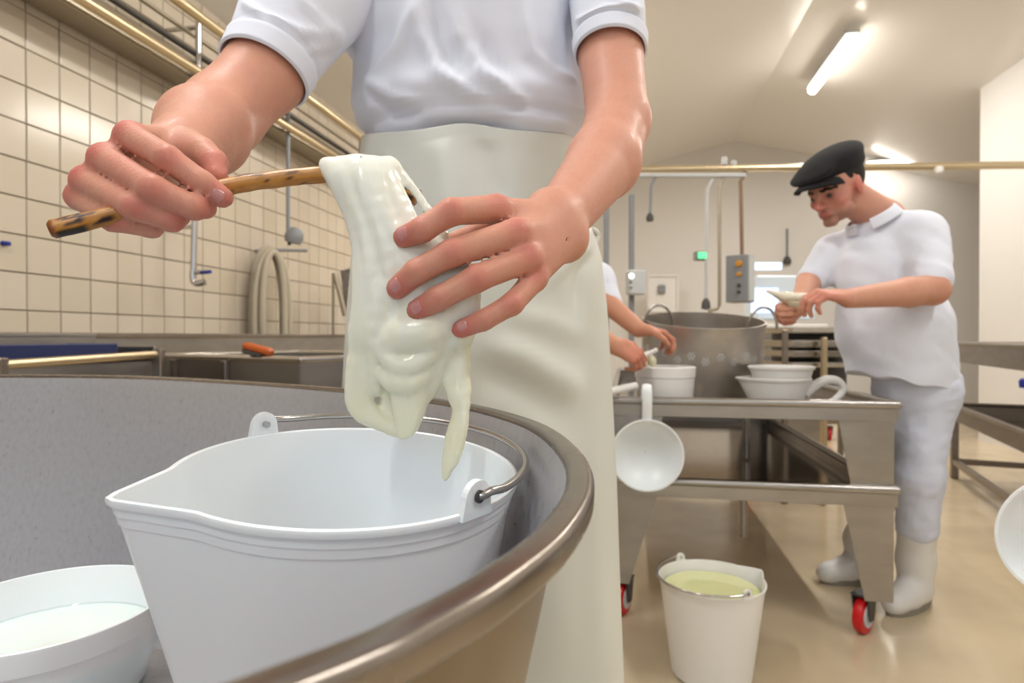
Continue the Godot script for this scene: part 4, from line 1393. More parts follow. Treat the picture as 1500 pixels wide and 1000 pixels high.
func second_worker() -> void:
	var t := thing("person", "second person half hidden behind the apron, forearms over a white bowl", "person", Transform3D(Basis(), Vector3(0.1, 0, -2.45)))
	var ho := Vector3(0.12, 1.60, -2.5)
	var face := Vector3(0.75, -0.55, -0.1).normalized()
	var side := Vector3.UP.cross(face).normalized()
	var hb := Basis(side, face.cross(side), face)
	var s := Solid.new()
	s.k = 0.016; s.kj = 0.006
	head_solid(s, ho, hb)
	var nk := Vector3(0.07, 1.47, -2.52)
	var sA := P(838, 385, 2.36)
	var sB := P(815, 380, 2.60)
	s.chain([ho + hb * Vector3(0, -.02, -.03), nk], [.06, .066])
	s.cap(nk, Vector3(0.06, 1.1, -2.5), .07, .09)
	s.cap(nk, sA, .05, .05)
	s.cap(nk, sB, .05, .05)
	var wA := P(900, 506, 2.16)
	var wB := P(935, 482, 2.30)
	s.chain([sA, P(855, 480, 2.26), wA], [.05, .046, .030])
	s.chain([sB, P(868, 425, 2.42), wB], [.05, .047, .031])
	hand(s, wA, Vector3(.9, -.45, .1), Vector3(-.2, -.6, -.8), Vector3(.3, 1, -.2), [0.8, 1.1, 0.6], 1, 0.3)
	hand(s, wB, Vector3(.95, -.18, 0), Vector3(-.1, -1, .1), Vector3(.1, -.2, 1), [0.5, 0.9, 0.5], 6, 0.1)
	var g := G.new()
	s.build(.0055, g)
	paint(g, skin_color(Color(0.78, 0.57, 0.46), Color(0.74, 0.42, 0.36), [[wA + Vector3(.08, -.03, .02), .06, 0.6], [wB + Vector3(.09, -.02, 0), .06, 0.6]]))
	head_paint(g, ho, hb, Color(0.80, 0.59, 0.49))
	put("body", g, M.skin, t)
	head_bits(t, ho, hb, true)
	s = Solid.new()
	s.k = 0.05
	s.ell(Vector3(0.05, 1.22, -2.52), Basis(), Vector3(.14, .25, .19))
	s.ell(Vector3(0.05, 1.0, -2.52), Basis(), Vector3(.14, .2, .18))
	s.cap(nk + Vector3(0, -.04, 0), sA, .06, .062)
	s.cap(nk + Vector3(0, -.04, 0), sB, .06, .062)
	s.chain([sA, P(850, 455, 2.28)], [.064, .058])
	s.chain([sB, P(874, 410, 2.45), P(890, 442, 2.40)], [.064, .062, .056])
	g = G.new()
	s.build(.012, g, .01)
	put("polo_shirt", g, M.shirt, t)
	legs(t, Vector3(0.05, .92, -2.42), Vector3(0.05, .92, -2.60), Vector3(0.06, .5, -2.40), Vector3(0.06, .5, -2.62), Vector3(0.05, .09, -2.40), Vector3(0.05, .09, -2.64), Vector3(1, 0, .1), Vector3(1, 0, -.1))

# ================================================================ worktables on castors
func caster(t: Node3D, at: Vector3, turn: float, r := 0.062) -> void:
	var b := Basis(Vector3.UP, turn)
	var g := G.new()
	lathe(g, [Vector2(.02, -.016), Vector2(r * .8, -.016), Vector2(r * .97, -.013), Vector2(r, -.006), Vector2(r, .006), Vector2(r * .97, .013), Vector2(r * .8, .016), Vector2(.02, .016)], 28, Transform3D(b * Basis(Vector3.RIGHT, PI / 2), at + Vector3(0, r, 0)))
	var w := put("caster_wheel", g, M.red, t, true)
	g = G.new()
	lathe(g, [Vector2(.001, -.019), Vector2(r * .62, -.019), Vector2(r * .66, -.016), Vector2(r * .66, .016), Vector2(r * .62, .019), Vector2(.001, .019)], 24, Transform3D(b * Basis(Vector3.RIGHT, PI / 2), at + Vector3(0, r, 0)))
	put("hub", g, M.grey_light, w, true)
	g = G.new()
	for s in [-1.0, 1.0]:
		var poly := PackedVector2Array([Vector2(-.014, r - .014), Vector2(.014, r - .014), Vector2(.034, r * 2.12), Vector2(-.034, r * 2.12)])
		extrude(g, poly, .004, Transform3D(b, at + b * Vector3(0, 0, s * .025)))
	box(g, at + Vector3(0, r * 2.14, 0), Vector3(.07, .008, .06), b, .002)
	put("caster_fork", g, M.grey_dark, t, true)

func tray(t: Node3D, called: String, w: float, l: float, top: float, deep: float, m: Material) -> void:
	# rolled rim, apron and a sunk pan; x from 0 to w, z from 0 to -l
	var g := G.new()
	var r := 0.014
	var c := [Vector3(r, top - r, -r), Vector3(w - r, top - r, -r), Vector3(w - r, top - r, -l + r), Vector3(r, top - r, -l + r)]
	for i in 4:
		var a: Vector3 = c[i]
		var b: Vector3 = c[(i + 1) % 4]
		tube(g, [a, b], r, 12)
		lathe(g, [Vector2(.0005, -r), Vector2(r * .7, -r * .7), Vector2(r, 0), Vector2(r * .7, r * .7), Vector2(.0005, r)], 12, Transform3D(Basis(), a))
		var mid := (a + b) * 0.5
		var along := (b - a).normalized()
		box(g, mid + Vector3(0, -deep * .5 - r * .3, 0), Vector3(a.distance_to(b), deep, .006), Basis(along, Vector3.UP, along.cross(Vector3.UP)), .001)
	put(called + "_rim", g, m, t, true)
	g = G.new()
	box(g, Vector3(w * .5, top - deep - r, -l * .5), Vector3(w - .03, .006, l - .03), Basis(), .001)
	put(called + "_pan", g, M.steel_pan, t, true)

func leg_plate(t: Node3D, x: float, z: float, inner: float, y0: float, y1: float, w0: float, w1: float, m: Material) -> void:
	# bent sheet: wide at the top, narrow at the foot; outer edge at x, widening towards inner (+1 or -1)
	var g := G.new()
	var poly := PackedVector2Array([Vector2(x, y0), Vector2(x + inner * w0, y0), Vector2(x + inner * w1, y1), Vector2(x, y1)])
	extrude(g, poly, .004, Transform3D(Basis(), Vector3(0, 0, z)))
	var zs := -1.0 if z > -0.5 else 1.0
	var q := PackedVector2Array([Vector2(0, y0), Vector2(w0 * .8, y0), Vector2(w1 * .8, y1), Vector2(0, y1)])
	extrude(g, q, .004, Transform3D(Basis(Vector3(0, 0, zs), Vector3.UP, Vector3(-zs, 0, 0)), Vector3(x, 0, z)))
	put("leg", g, m, t, true)

func tables() -> void:
	var o := P(890, 581, 2.16)
	var w := 0.945
	var l := 2.0
	var t := thing("worktable", "wheeled steel worktable with two trays and red castors", "table", Transform3D(Basis(Vector3.UP, -PHI), Vector3(o.x, 0, o.z)))
	tray(t, "upper_tray", w, l, .792, .05, M.steel)
	tray(t, "lower_tray", w, l, .514, .05, M.steel)
	for z in [-.03, -l + .03]:
		leg_plate(t, .02, z, 1.0, .46, .73, .12, .17, M.steel)
		leg_plate(t, w - .02, z, -1.0, .46, .73, .12, .17, M.steel)
		leg_plate(t, .02, z, 1.0, .128, .46, .055, .155, M.steel)
		leg_plate(t, w - .02, z, -1.0, .128, .46, .085, .155, M.steel)
	for z in [-.08, -l + .08]:
		caster(t, Vector3(.055, 0, z), 1.2)
		caster(t, Vector3(w - .09, 0, z), 0.85)
	var g := G.new()
	var inv := world_of(t).affine_inverse()
	var q0 := inv * P(1093, 640, 2.75)
	tube(g, [Vector3(q0.x, .735, q0.z), Vector3(q0.x, .462, q0.z)], .016, 12)
	put("drain_pipe", g, M.steel, t, true)
	g = G.new()
	q0 = inv * P(1088, 785, 2.5)
	tube(g, [Vector3(q0.x, .452, q0.z), Vector3(q0.x, q0.y, q0.z)], .017, 12)
	put("drain_pipe", g, M.steel, t, true)
	# taller two-level trough on the right
	var a := Vector3(3.12, 0, -4.42)
	var dirn := Vector3(-.57, 0, 1.34).normalized()
	var bas := Basis(Vector3(dirn.z, 0, -dirn.x), Vector3.UP, dirn)
	t = thing("trough_table", "tall two-level steel trough beside the capped person", "table", Transform3D(bas, a - dirn * 0.0))
	# local: x to the right, z from 0 (far) to +3 (near): build with negative length from the near end
	var tt := Transform3D(bas, a + dirn * 3.0)
	t.transform = tt
	tray(t, "upper_trough", .85, 3.0, .965, .12, M.steel_dark)
	tray(t, "lower_trough", .85, 3.0, .535, .10, M.steel_dark)
	for z in [-.05, -2.95]:
		for x in [.03, .82]:
			g = G.new()
			box(g, Vector3(x, .42, z), Vector3(.045, .84, .045), Basis(), .004)
			put("leg", g, M.steel_dark, t, true)
	for x in [.03, .82]:
		g = G.new()
		box(g, Vector3(x, .12, -1.5), Vector3(.035, .04, 2.9), Basis(), .004)
		put("stretcher", g, M.steel_dark, t, true)
	g = G.new()
	box(g, Vector3(.42, .12, -2.95), Vector3(.8, .04, .035), Basis(), .004)
	put("stretcher", g, M.steel_dark, t, true)

func ladle(label: String, at: Transform3D, r: float, hand_len: float, m: Material) -> void:
	# bowl opening towards +z, handle up +y with a hook to the back
	var t := thing("ladle", label, "ladle", at, "white ladles hanging by their handles")
	var g := G.new()
	var xf := Transform3D(Basis(Vector3.RIGHT, PI / 2), Vector3.ZERO)
	var d := r * .62
	lathe(g, [Vector2(.002, -d), Vector2(r * .45, -d * .96), Vector2(r * .75, -d * .75), Vector2(r * .93, -d * .35), Vector2(r - .002, -.004), Vector2(r + .001, -.003), Vector2(r + .001, .0), Vector2(r - .0045, .0), Vector2(r * .91, -d * .33), Vector2(r * .73, -d * .7), Vector2(r * .43, -d * .91), Vector2(.002, -d * .95)], 56, xf)
	put("ladle_bowl", g, m, t, true)
	g = G.new()
	var pts := spline([Vector3(0, r - .012, -.012), Vector3(0, r + .03, -.004), Vector3(0, r + hand_len * .6, .0), Vector3(0, r + hand_len, -.004), Vector3(0, r + hand_len + .018, -.022), Vector3(0, r + hand_len + .004, -.042), Vector3(0, r + hand_len - .03, -.046)], 5)
	var rows := []
	for i in pts.size():
		var tn: Vector3 = (pts[mini(i + 1, pts.size() - 1)] - pts[maxi(i - 1, 0)]).normalized()
		var up := Vector3.RIGHT.cross(tn)
		var row := []
		for j in 12:
			var an := TAU * j / 12
			row.append(pts[i] + Vector3.RIGHT * cos(an) * .0165 + up * sin(an) * .006)
		rows.append(row)
	g.grid(rows, true, false, true)
	g.fan(rows[0]); g.fan(rows[-1], true)
	put("handle", g, m, t, true)

func pitcher(label: String, at: Transform3D, r: float, h: float, hooked: bool, group := "") -> void:
	var t := thing("pitcher", label, "pitcher", at, group)
	var g := G.new()
	var sh := func(an: float, q: Vector2) -> float:
		var a := absf(wrapf(an - PI, -PI, PI))
		return q.x + .028 * pow(maxf(0.0, 1.0 - a / .55), 1.4) * clampf((q.y - h * .35) / (h * .65), 0, 1)
	lathe(g, [Vector2(.002, 0), Vector2(r * .72, 0), Vector2(r * .75, .006), Vector2(r * .95, h - .012), Vector2(r, h - .01), Vector2(r + .002, h - .002), Vector2(r - .001, h), Vector2(r - .005, h - .004), Vector2(r * .72, .008), Vector2(.002, .006)], 48, Transform3D(), sh)
	put("pitcher_body", g, M.plastic_warm, t, true)
	if not hooked: return
	g = G.new()
	var pts := spline([Vector3(r * .84, h * .42, 0), Vector3(r + .02, h * .74, 0), Vector3(r + .06, h * .92, 0), Vector3(r + .10, h * .86, 0), Vector3(r + .115, h * .58, 0), Vector3(r + .09, h * .26, 0), Vector3(r + .055, h * .08, 0)], 5)
	var rr := []
	for i in pts.size(): rr.append(lerpf(.019, .0105, i / float(pts.size() - 1)))
	tube(g, pts, rr, 12)
	put("handle", g, M.plastic_warm, t, true)

func on_table() -> void:
	var top := .745
	# big perforated pot
	var c := P(1022, 570, 2.62)
	c.y = top
	var t := thing("pot", "large steel pot with punched flower holes on the worktable", "pot", Transform3D(Basis(Vector3.RIGHT, .17), c + Vector3(0, .045, .02)))
	var g := G.new()
	var r := .242
	var h := .285
	lathe(g, [Vector2(.002, 0), Vector2(r - .012, 0), Vector2(r, .012), Vector2(r, h - .03), Vector2(r + .004, h - .006), Vector2(r + .003, h), Vector2(r - .003, h), Vector2(r - .004, h - .02), Vector2(r - .005, .012), Vector2(.002, .008)], 72)
	var body := put("pot_body", g, M.steel_pot, t, true)
	g = G.new()
	for i in 14:
		for k in 2:
			var a := TAU * (i + .5 * k) / 14.0
			for q in 7:
				var off := Vector2.ZERO if q == 0 else Vector2(cos(TAU * q / 6), sin(TAU * q / 6)) * .0115
				var aa := a + off.x / r
				var y: float = (.155 if k == 0 else .185) + off.y - (.01 if k else 0)
				var n := Vector3(cos(aa), 0, sin(aa))
				lathe(g, [Vector2(.0042, -.0004), Vector2(.0038, .0012), Vector2(.0005, .0013)], 8, Transform3D(Basis(n.cross(Vector3.UP), n, Vector3.UP) , n * r + Vector3(0, y, 0)))
	var pf := put("lit_perforation", g, M.grey_light, body, true)  # pale bosses: light showing through the holes, put into their colour
	pf.set_meta("kind", "stuff")
	for s in [-1.0, 1.0]:
		g = G.new()
		var pts := []
		for i in 13:
			var a := PI * i / 12
			pts.append(Vector3(s * (r - .05 + (0 if s < 0 else .008)) + cos(a) * .058 * (-1 if s < 0 else 1), h - .02 + sin(a) * .085, .13 * (.3 if s < 0 else .9)))
		tube(g, pts, .0055, 8)
		put("handle", g, M.steel, t, true)
	# white bowl worked in by the second person, with stick and curd
	c = P(974, 578, 2.30)
	c.y = top
	t = thing("bowl", "white plastic bowl under the second person's hands", "bowl", Transform3D(Basis(), c))
	g = G.new()
	r = .111
	lathe(g, [Vector2(.002, 0), Vector2(r * .86, 0), Vector2(r * .9, .006), Vector2(r * .96, .105), Vector2(r * .985, .107), Vector2(r, .143), Vector2(r - .003, .146), Vector2(r - .007, .142), Vector2(r * .88, .01), Vector2(.002, .006)], 48)
	put("bowl_body", g, M.plastic_warm, t, true)
	g = G.new()
	tube(g, [P(916, 527, 2.19), P(945, 520, 2.24), P(962, 512, 2.26)], .008, 10)
	tag(put("short_stick", g, M.plastic_warm), "short pale stick held over the white bowl", "stick")
	var s := Solid.new()
	s.k = .012
	s.chain([P(950, 517, 2.255), P(956, 528, 2.26), P(958, 545, 2.26)], [.010, .012, .008])
	s.chain([P(944, 518, 2.25), P(948, 540, 2.25)], [.007, .005])
	g = G.new()
	s.build(.005, g)
	g.has_c = true
	for i in g.v.size(): g.c[i] = Color(.90, .88, .76).srgb_to_linear()
	tag(put("cheese_strand", g, M.cheese), "small strand of curd hanging from the short stick", "cheese")
	# two pitchers, the rear one plain
	c = P(1137, 580, 2.26)
	c.y = top + .001
	pitcher("white pitcher with hooked handle at the front edge of the worktable", Transform3D(Basis(Vector3.UP, -.1), c), .118, .106, true)
	c = P(1144, 566, 2.27)
	c.y = top + .042
	pitcher("plain white pitcher nested inside the hooked-handled one", Transform3D(Basis(Vector3.UP, .3), c), .113, .106, false)
	# ladle lying on the left end: only its handle shows
	g = G.new()
	tube(g, spline([P(870, 578, 2.13), P(900, 572, 2.15), P(926, 566, 2.17), P(934, 565, 2.175)], 4), [.013, .0135, .0135, .0135, .0135, .0135, .0135, .0135, .0135, .0135, .013, .011, .007], 12)
	tag(put("paddle_handle", g, M.plastic_warm), "white round handle lying on the table beside the apron", "handle")
	# hanging ladles
	c = P(948, 667, 2.075)
	ladle("white ladle hanging on the front rail of the worktable", Transform3D(Basis(Vector3.UP, -.12), c), .121, .095, M.plastic)
	c = P(1570, 790, 1.18)
	ladle("white ladle at the right margin, only its rim in view", Transform3D(Basis(Vector3.UP, -.35), c), .121, .13, M.plastic)
	var q := c + Vector3(0, .121 + .13 + .004, 0)
	t = thing("utensil_stand", "steel stand with a hook beyond the right margin", "stand", Transform3D(Basis(), Vector3(q.x + .16, 0, q.z - .06)))
	g = G.new()
	tube(g, [Vector3(q.x + .16, .01, q.z - .06), Vector3(q.x + .16, 1.1, q.z - .06)], .014, 12)
	put("pole", g, M.steel, t)
	g = G.new()
	tube(g, [Vector3(q.x + .16, q.y, q.z - .06), Vector3(q.x + .02, q.y, q.z - .03), Vector3(q.x - .03, q.y, q.z - .022)], .006, 10)
	put("hook", g, M.steel, t)
	g = G.new()
	lathe(g, [Vector2(.002, 0), Vector2(.13, 0), Vector2(.13, .008), Vector2(.03, .02), Vector2(.002, .02)], 32, Transform3D(Basis(), Vector3(q.x + .16, 0, q.z - .06)))
	put("foot_plate", g, M.steel, t)
	# the piece the capped person works
	s = Solid.new()
	s.k = .012
	s.chain([P(1124, 426, 2.13), P(1150, 434, 2.10), P(1192, 436, 2.05)], [.006, .014, .015])
	s.chain([P(1130, 429, 2.14), P(1160, 446, 2.12), P(1186, 446, 2.08)], [.006, .013, .014])
	g = G.new()
	s.build(.005, g)
	g.has_c = true
	for i in g.v.size(): g.c[i] = Color(.91, .88, .80).srgb_to_linear()
	tag(put("cheese_piece", g, M.cheese), "flat piece of curd in the hands of the capped person", "cheese")

# ================================================================ left side
func line_on_wall(m: float, lat: float) -> float:
	return 1.0 + m * absf(lat) / cos(PHI)

func left_side() -> void:
	# pipe run under the ceiling
	var g := G.new()
	var y := line_on_wall(.585, 2.28)
	box(g, R(-2.28, y, 4.2), Vector3(.15, .05, 10.4), Basis(Vector3.UP, -PHI), .004)
	box(g, R(-2.205, y + .045, 4.2), Vector3(.006, .05, 10.4), Basis(Vector3.UP, -PHI), .001)
	tag(put("cable_tray", g, M.pipe_dull), "flat metal cable tray running along the tiled wall", "cable tray")
	var list := [[.618, 2.15, .024, "pipe_gold", "pale bright pipe just above the cable tray"], [.655, 2.2, .014, "grey_dark", "thin dark pipe in the middle of the wall pipe run"], [.695, 2.24, .012, "pipe_dull", "thin dull pipe second from the top of the pipe run"], [.748, 2.0, .024, "pipe_gold", "golden uppermost pipe of the run along the tiled wall"]]
	for q in list:
		g = G.new()
		var yy := line_on_wall(q[0], q[1])
		tube(g, [R(-q[1], yy, -1.5), R(-q[1], yy, 9.4)], q[2], 14)
		tag(put("wall_pipe", g, M[q[3]]), q[4], "pipe", "pipes along the tiled wall")
	for al in [4.6, 6.8]:
		var b := thing("pipe_bracket", "steel bracket carrying the pipes at the %s" % {2.4: "near end of the tiled wall", 4.6: "middle of the tiled wall", 6.8: "far end of the tiled wall"}[al], "bracket", room_xf(-2.37, line_on_wall(.618, 2.15) - .03, al), "pipe brackets")
		g = G.new()
		box(g, Vector3(.2, 0, 0), Vector3(.4, .02, .03), Basis(), .003)
		put("arm", g, M.pipe_dull, b, true)
		g = G.new()
		box(g, Vector3(.30, .11, 0), Vector3(.02, .24, .03), Basis(), .003)
		put("upright", g, M.pipe_dull, b, true)
	# standpipe with tap
	var d := 3.2
	var t := thing("standpipe", "bright vertical pipe ending in a tap with blue lever", "pipe", Transform3D(Basis(), P(288, 415, d)))
	g = G.new()
	tube(g, [P(291, 30, d), P(290, 120, d), P(283, 402, d)], .0155, 12)
	put("pipe", g, M.chrome, t)
	for v in [40, 332]:
		g = G.new()
		var p := P(291 - (v - 30) * .022, v, d)
		tube(g, [p, p - R(.185, 0, 0)], .012, 8)
		put("wall_clamp", g, M.chrome, t)
	g = G.new()
	tube(g, spline([P(283, 396, d), P(283, 410, d), P(288, 415, d), P(300, 413, d)], 4), .017, 12)
	tube(g, [P(282, 398, d), P(298, 399, d)], .012, 10)
	put("tap", g, M.chrome, t)
	g = G.new()
	tube(g, [P(295, 399, d - .02), P(308, 398, d - .05)], .010, 10)
	put("lever", g, M.blue, t)
	# left-edge tap with blue lever
	d = 2.42
	t = thing("tap", "tap with blue lever at the left margin", "tap", Transform3D(Basis(), P(-14, 356, d)))
	g = G.new()
	tube(g, [P(-16, 330, d), P(-16, 375, d)], .014, 10)
	tube(g, [P(-16, 356, d), P(-16, 356, d) - R(.12, 0, 0)], .012, 10)
	put("valve", g, M.chrome, t)
	g = G.new()
	tube(g, [P(-14, 356, d - .01), P(0, 356, d - .03), P(14, 357, d - .03)], [.010, .011, .009], 10)
	put("lever", g, M.blue, t)
	# second thin pipe with a grey socket
	d = 4.05
	t = thing("drop_pipe", "thin grey vertical pipe down to a grey wall socket", "pipe", Transform3D(Basis(), P(422, 335, d)))
	g = G.new()
	tube(g, [P(422, 100, d), P(422, 338, d)], .013, 10)
	put("pipe", g, M.grey, t)
	g = G.new()
	lathe(g, [Vector2(.002, -.05), Vector2(.05, -.045), Vector2(.062, -.01), Vector2(.055, .03), Vector2(.03, .055), Vector2(.002, .06)], 24, Transform3D(Basis(Vector3(0, 0, 1), -.25), P(431, 346, d)))
	put("socket_hood", g, M.grey, t)
	g = G.new()
	tube(g, [P(424, 350, d), P(424, 359, d)], .012, 8)
	put("plug", g, M.grey_dark, t)
	# hose coil on its hook
	d = 3.95
	t = thing("hose", "pale hose coiled over a hook on the tiled wall", "hose", Transform3D(Basis(), P(398, 470, d)))
	for i in 4:
		g = G.new()
		var pts := []
		var rx: float = [24, 20, 27, 17][i] / F * d
		var ry: float = [104, 98, 100, 92][i] / F * d
		var o := P([392, 396, 399, 401][i], [466, 464, 468, 462][i], d - .03 * i + .05)
		var right := R(0, 0, 1).normalized() * .55 + Vector3(.8, 0, 0) * .45
		for k in 40:
			var a := TAU * k / 40
			pts.append(o + right.normalized() * cos(a) * rx + Vector3.UP * signf(sin(a)) * pow(absf(sin(a)), .85) * ry)
		tube(g, pts, .021, 10, true)
		put("hose_loop", g, M.hose, t)
	d = 3.98
	t = thing("hose_hook", "steel bar hook that carries the coiled hose", "hook", Transform3D(Basis(), P(410, 366, d)))
	g = G.new()
	tube(g, [P(396, 366, d - .05), P(450, 367, d + .05)], .010, 8)
	put("bar", g, M.grey, t)
	g = G.new()
	tube(g, [P(418, 366, d), P(418, 366, d) - R(.22, 0, 0)], .010, 8)
	put("bracket_arm", g, M.grey, t)
	# leaning chute near the apron
	d = 4.6
	t = thing("chute", "grey metal chute leaning at the tiled wall beside the apron", "chute", Transform3D(Basis(), P(505, 490, d)))
	g = G.new()
	tube(g, [P(491, 400, d), P(506, 462, d)], .022, 12)
	put("tube", g, M.pipe_dull, t)
	g = G.new()
	var poly := PackedVector2Array()
	var b0 := P(500, 470, d)
	for q in [[497, 396], [560, 380], [560, 487], [520, 487], [506, 462]]: poly.append(Vector2(P(q[0], q[1], d).x - b0.x, P(q[0], q[1], d).y - b0.y))
	extrude(g, poly, .05, Transform3D(Basis(), b0 + Vector3(0, 0, -.05)))
	put("sheet", g, M.steel_brown, t)
	g = G.new()
	box(g, P(488, 440, d) + Vector3(0, -.27, 0), Vector3(.018, .95, .018), Basis(), .003)
	put("post", g, M.pipe_dull, t)
	# long gutter trough along the wall
	t = thing("gutter_trough", "long dark-rimmed steel trough along the foot of the tiled wall", "trough", room_xf(-2.2, 0, 3.8))
	g = G.new()
	box(g, Vector3(.10, 1.005, 0), Vector3(.035, .022, 4.6), Basis(), .005)
	box(g, Vector3(-.14, 1.005, 0), Vector3(.03, .022, 4.6), Basis(), .005)
	put("rim", g, M.steel_dark, t, true)
	g = G.new()
	box(g, Vector3(.10, .87, 0), Vector3(.012, .25, 4.58), Basis(), .002)
	box(g, Vector3(-.14, .87, 0), Vector3(.012, .25, 4.58), Basis(), .002)
	box(g, Vector3(-.02, .75, 0), Vector3(.25, .012, 4.58), Basis(), .002)
	for z in [-2.28, 2.28]: box(g, Vector3(-.02, .87, z), Vector3(.25, .25, .012), Basis(), .002)
	put("basin", g, M.steel, t, true)
	for z in [-2.1, 0.0, 2.1]:
		g = G.new()
		box(g, Vector3(-.02, .375, z), Vector3(.05, .75, .05), Basis(), .004)
		put("leg", g, M.steel_dark, t, true)
	# cart with a round rail and a blue tray
	var ra := P(4, 534, 1.76)
	var rb := P(229, 519, 2.25)
	var dv := Vector3(rb.x - ra.x, 0, rb.z - ra.z).normalized()
	var lf := Vector3(dv.z, 0, -dv.x)
	if lf.x > 0: lf = -lf
	t = thing("trough_cart", "steel trough cart with a round brass-toned rail holding a blue tray", "trough", Transform3D(Basis(), Vector3(ra.x, 0, ra.z)))
	g = G.new()
	tube(g, [ra, rb], .014, 14)
	put("rail", g, M.pipe_gold, t)
	for e in [ra - dv * .01, rb + dv * .01]:
		g = G.new()
		box(g, e + Vector3(0, -.44, 0), Vector3(.035, .92, .035), Basis(), .004)
		put("post", g, M.steel_dark, t)
	g = G.new()
	var bb := Basis(lf, Vector3.UP, lf.cross(Vector3.UP))
	var mid := (ra + rb) * .5
	var len := ra.distance_to(rb) + .02
	box(g, mid + lf * .012 + Vector3(0, -.10, 0), Vector3(.008, .17, len), bb, .002)
	box(g, mid + lf * .31 + Vector3(0, -.05, 0), Vector3(.012, .25, len), bb, .002)
	box(g, mid + lf * .16 + Vector3(0, -.18, 0), Vector3(.31, .008, len), bb, .002)
	box(g, rb + lf * .16 + Vector3(0, -.07, 0), Vector3(.31, .2, .01), bb, .002)
	box(g, mid + lf * .31 + Vector3(0, .078, 0), Vector3(.02, .012, len), bb, .002)
	put("basin", g, M.steel, t)
	g = G.new()
	var tb := P(22, 524, 1.98)
	box(g, tb + Vector3(0, -.012, 0), Vector3(.26, .012, .5), bb, .003)
	for sx in [-1.0, 1.0]:
		box(g, tb + lf * .13 * sx + Vector3(0, .014, 0), Vector3(.010, .06, .5), bb, .003)
		box(g, tb + dv * .25 * sx + Vector3(0, .014, 0), Vector3(.26, .06, .010), bb, .003)
	tag(put("blue_tray", g, M.tray_blue), "dark blue plastic tray lying in the trough cart", "tray")
	# middle trough with its corner towards the vat
	var co := P(440, 527, 2.13)
	var ca := Vector3(-.87, 0, -.5)
	var cb := Vector3(.5, 0, -.87)
	t = thing("trough", "steel trough whose corner points at the vat, orange brush on it", "trough", Transform3D(Basis(), Vector3(co.x, 0, co.z)))
	var cs := [co, co + ca * .86, co + ca * .86 + cb * .75, co + cb * .75]
	g = G.new()
	for i in 4:
		tube(g, [cs[i], cs[(i + 1) % 4]], .013, 12)
		lathe(g, [Vector2(.0005, -.013), Vector2(.010, -.009), Vector2(.013, 0), Vector2(.010, .009), Vector2(.0005, .013)], 12, Transform3D(Basis(), cs[i]))
	put("rim", g, M.steel_bright, t)
	g = G.new()
	for i in 4:
		var m1: Vector3 = (cs[i] + cs[(i + 1) % 4]) * .5
		var al: Vector3 = (cs[(i + 1) % 4] - cs[i])
		box(g, m1 + Vector3(0, -.11, 0), Vector3(.006, .2, al.length()), Basis(al.normalized().cross(Vector3.UP), Vector3.UP, -al.normalized()).orthonormalized(), .001)
	var qb := Basis(-ca, Vector3.UP, (-ca).cross(Vector3.UP))
	box(g, co + ca * .43 + cb * .375 + Vector3(0, -.2, 0), Vector3(.85, .006, .74), qb, .001)
	put("basin", g, M.steel, t)
	for i in 4:
		g = G.new()
		box(g, Vector3(cs[i].x, .37, cs[i].z) + (ca + cb) * .001, Vector3(.03, .74, .03), qb, .003)
		put("leg", g, M.steel_dark, t)
	for f in [.14, .46]:
		g = G.new()
		box(g, co + ca * (.25 + f) + Vector3(0, -.09, 0) - cb * .012, Vector3(.03, .16, .02), qb, .003)
		put("wall_rib", g, M.steel_dark, t)
	# orange brush
	t = thing("brush", "small orange scrubbing brush lying on the trough rim", "brush", Transform3D(Basis(), P(375, 516, 2.25)))
	g = G.new()
	var bq := Basis(Vector3.UP, -.25) * Basis(Vector3(0, 0, 1), -.22)
	box(g, P(378, 511, 2.24), Vector3(.115, .026, .045), bq, .008)
	put("back", g, M.orange, t)
	g = G.new()
	box(g, P(372, 517, 2.24), Vector3(.08, .014, .036), bq, .003)
	put("bristles", g, M.grey_dark, t)

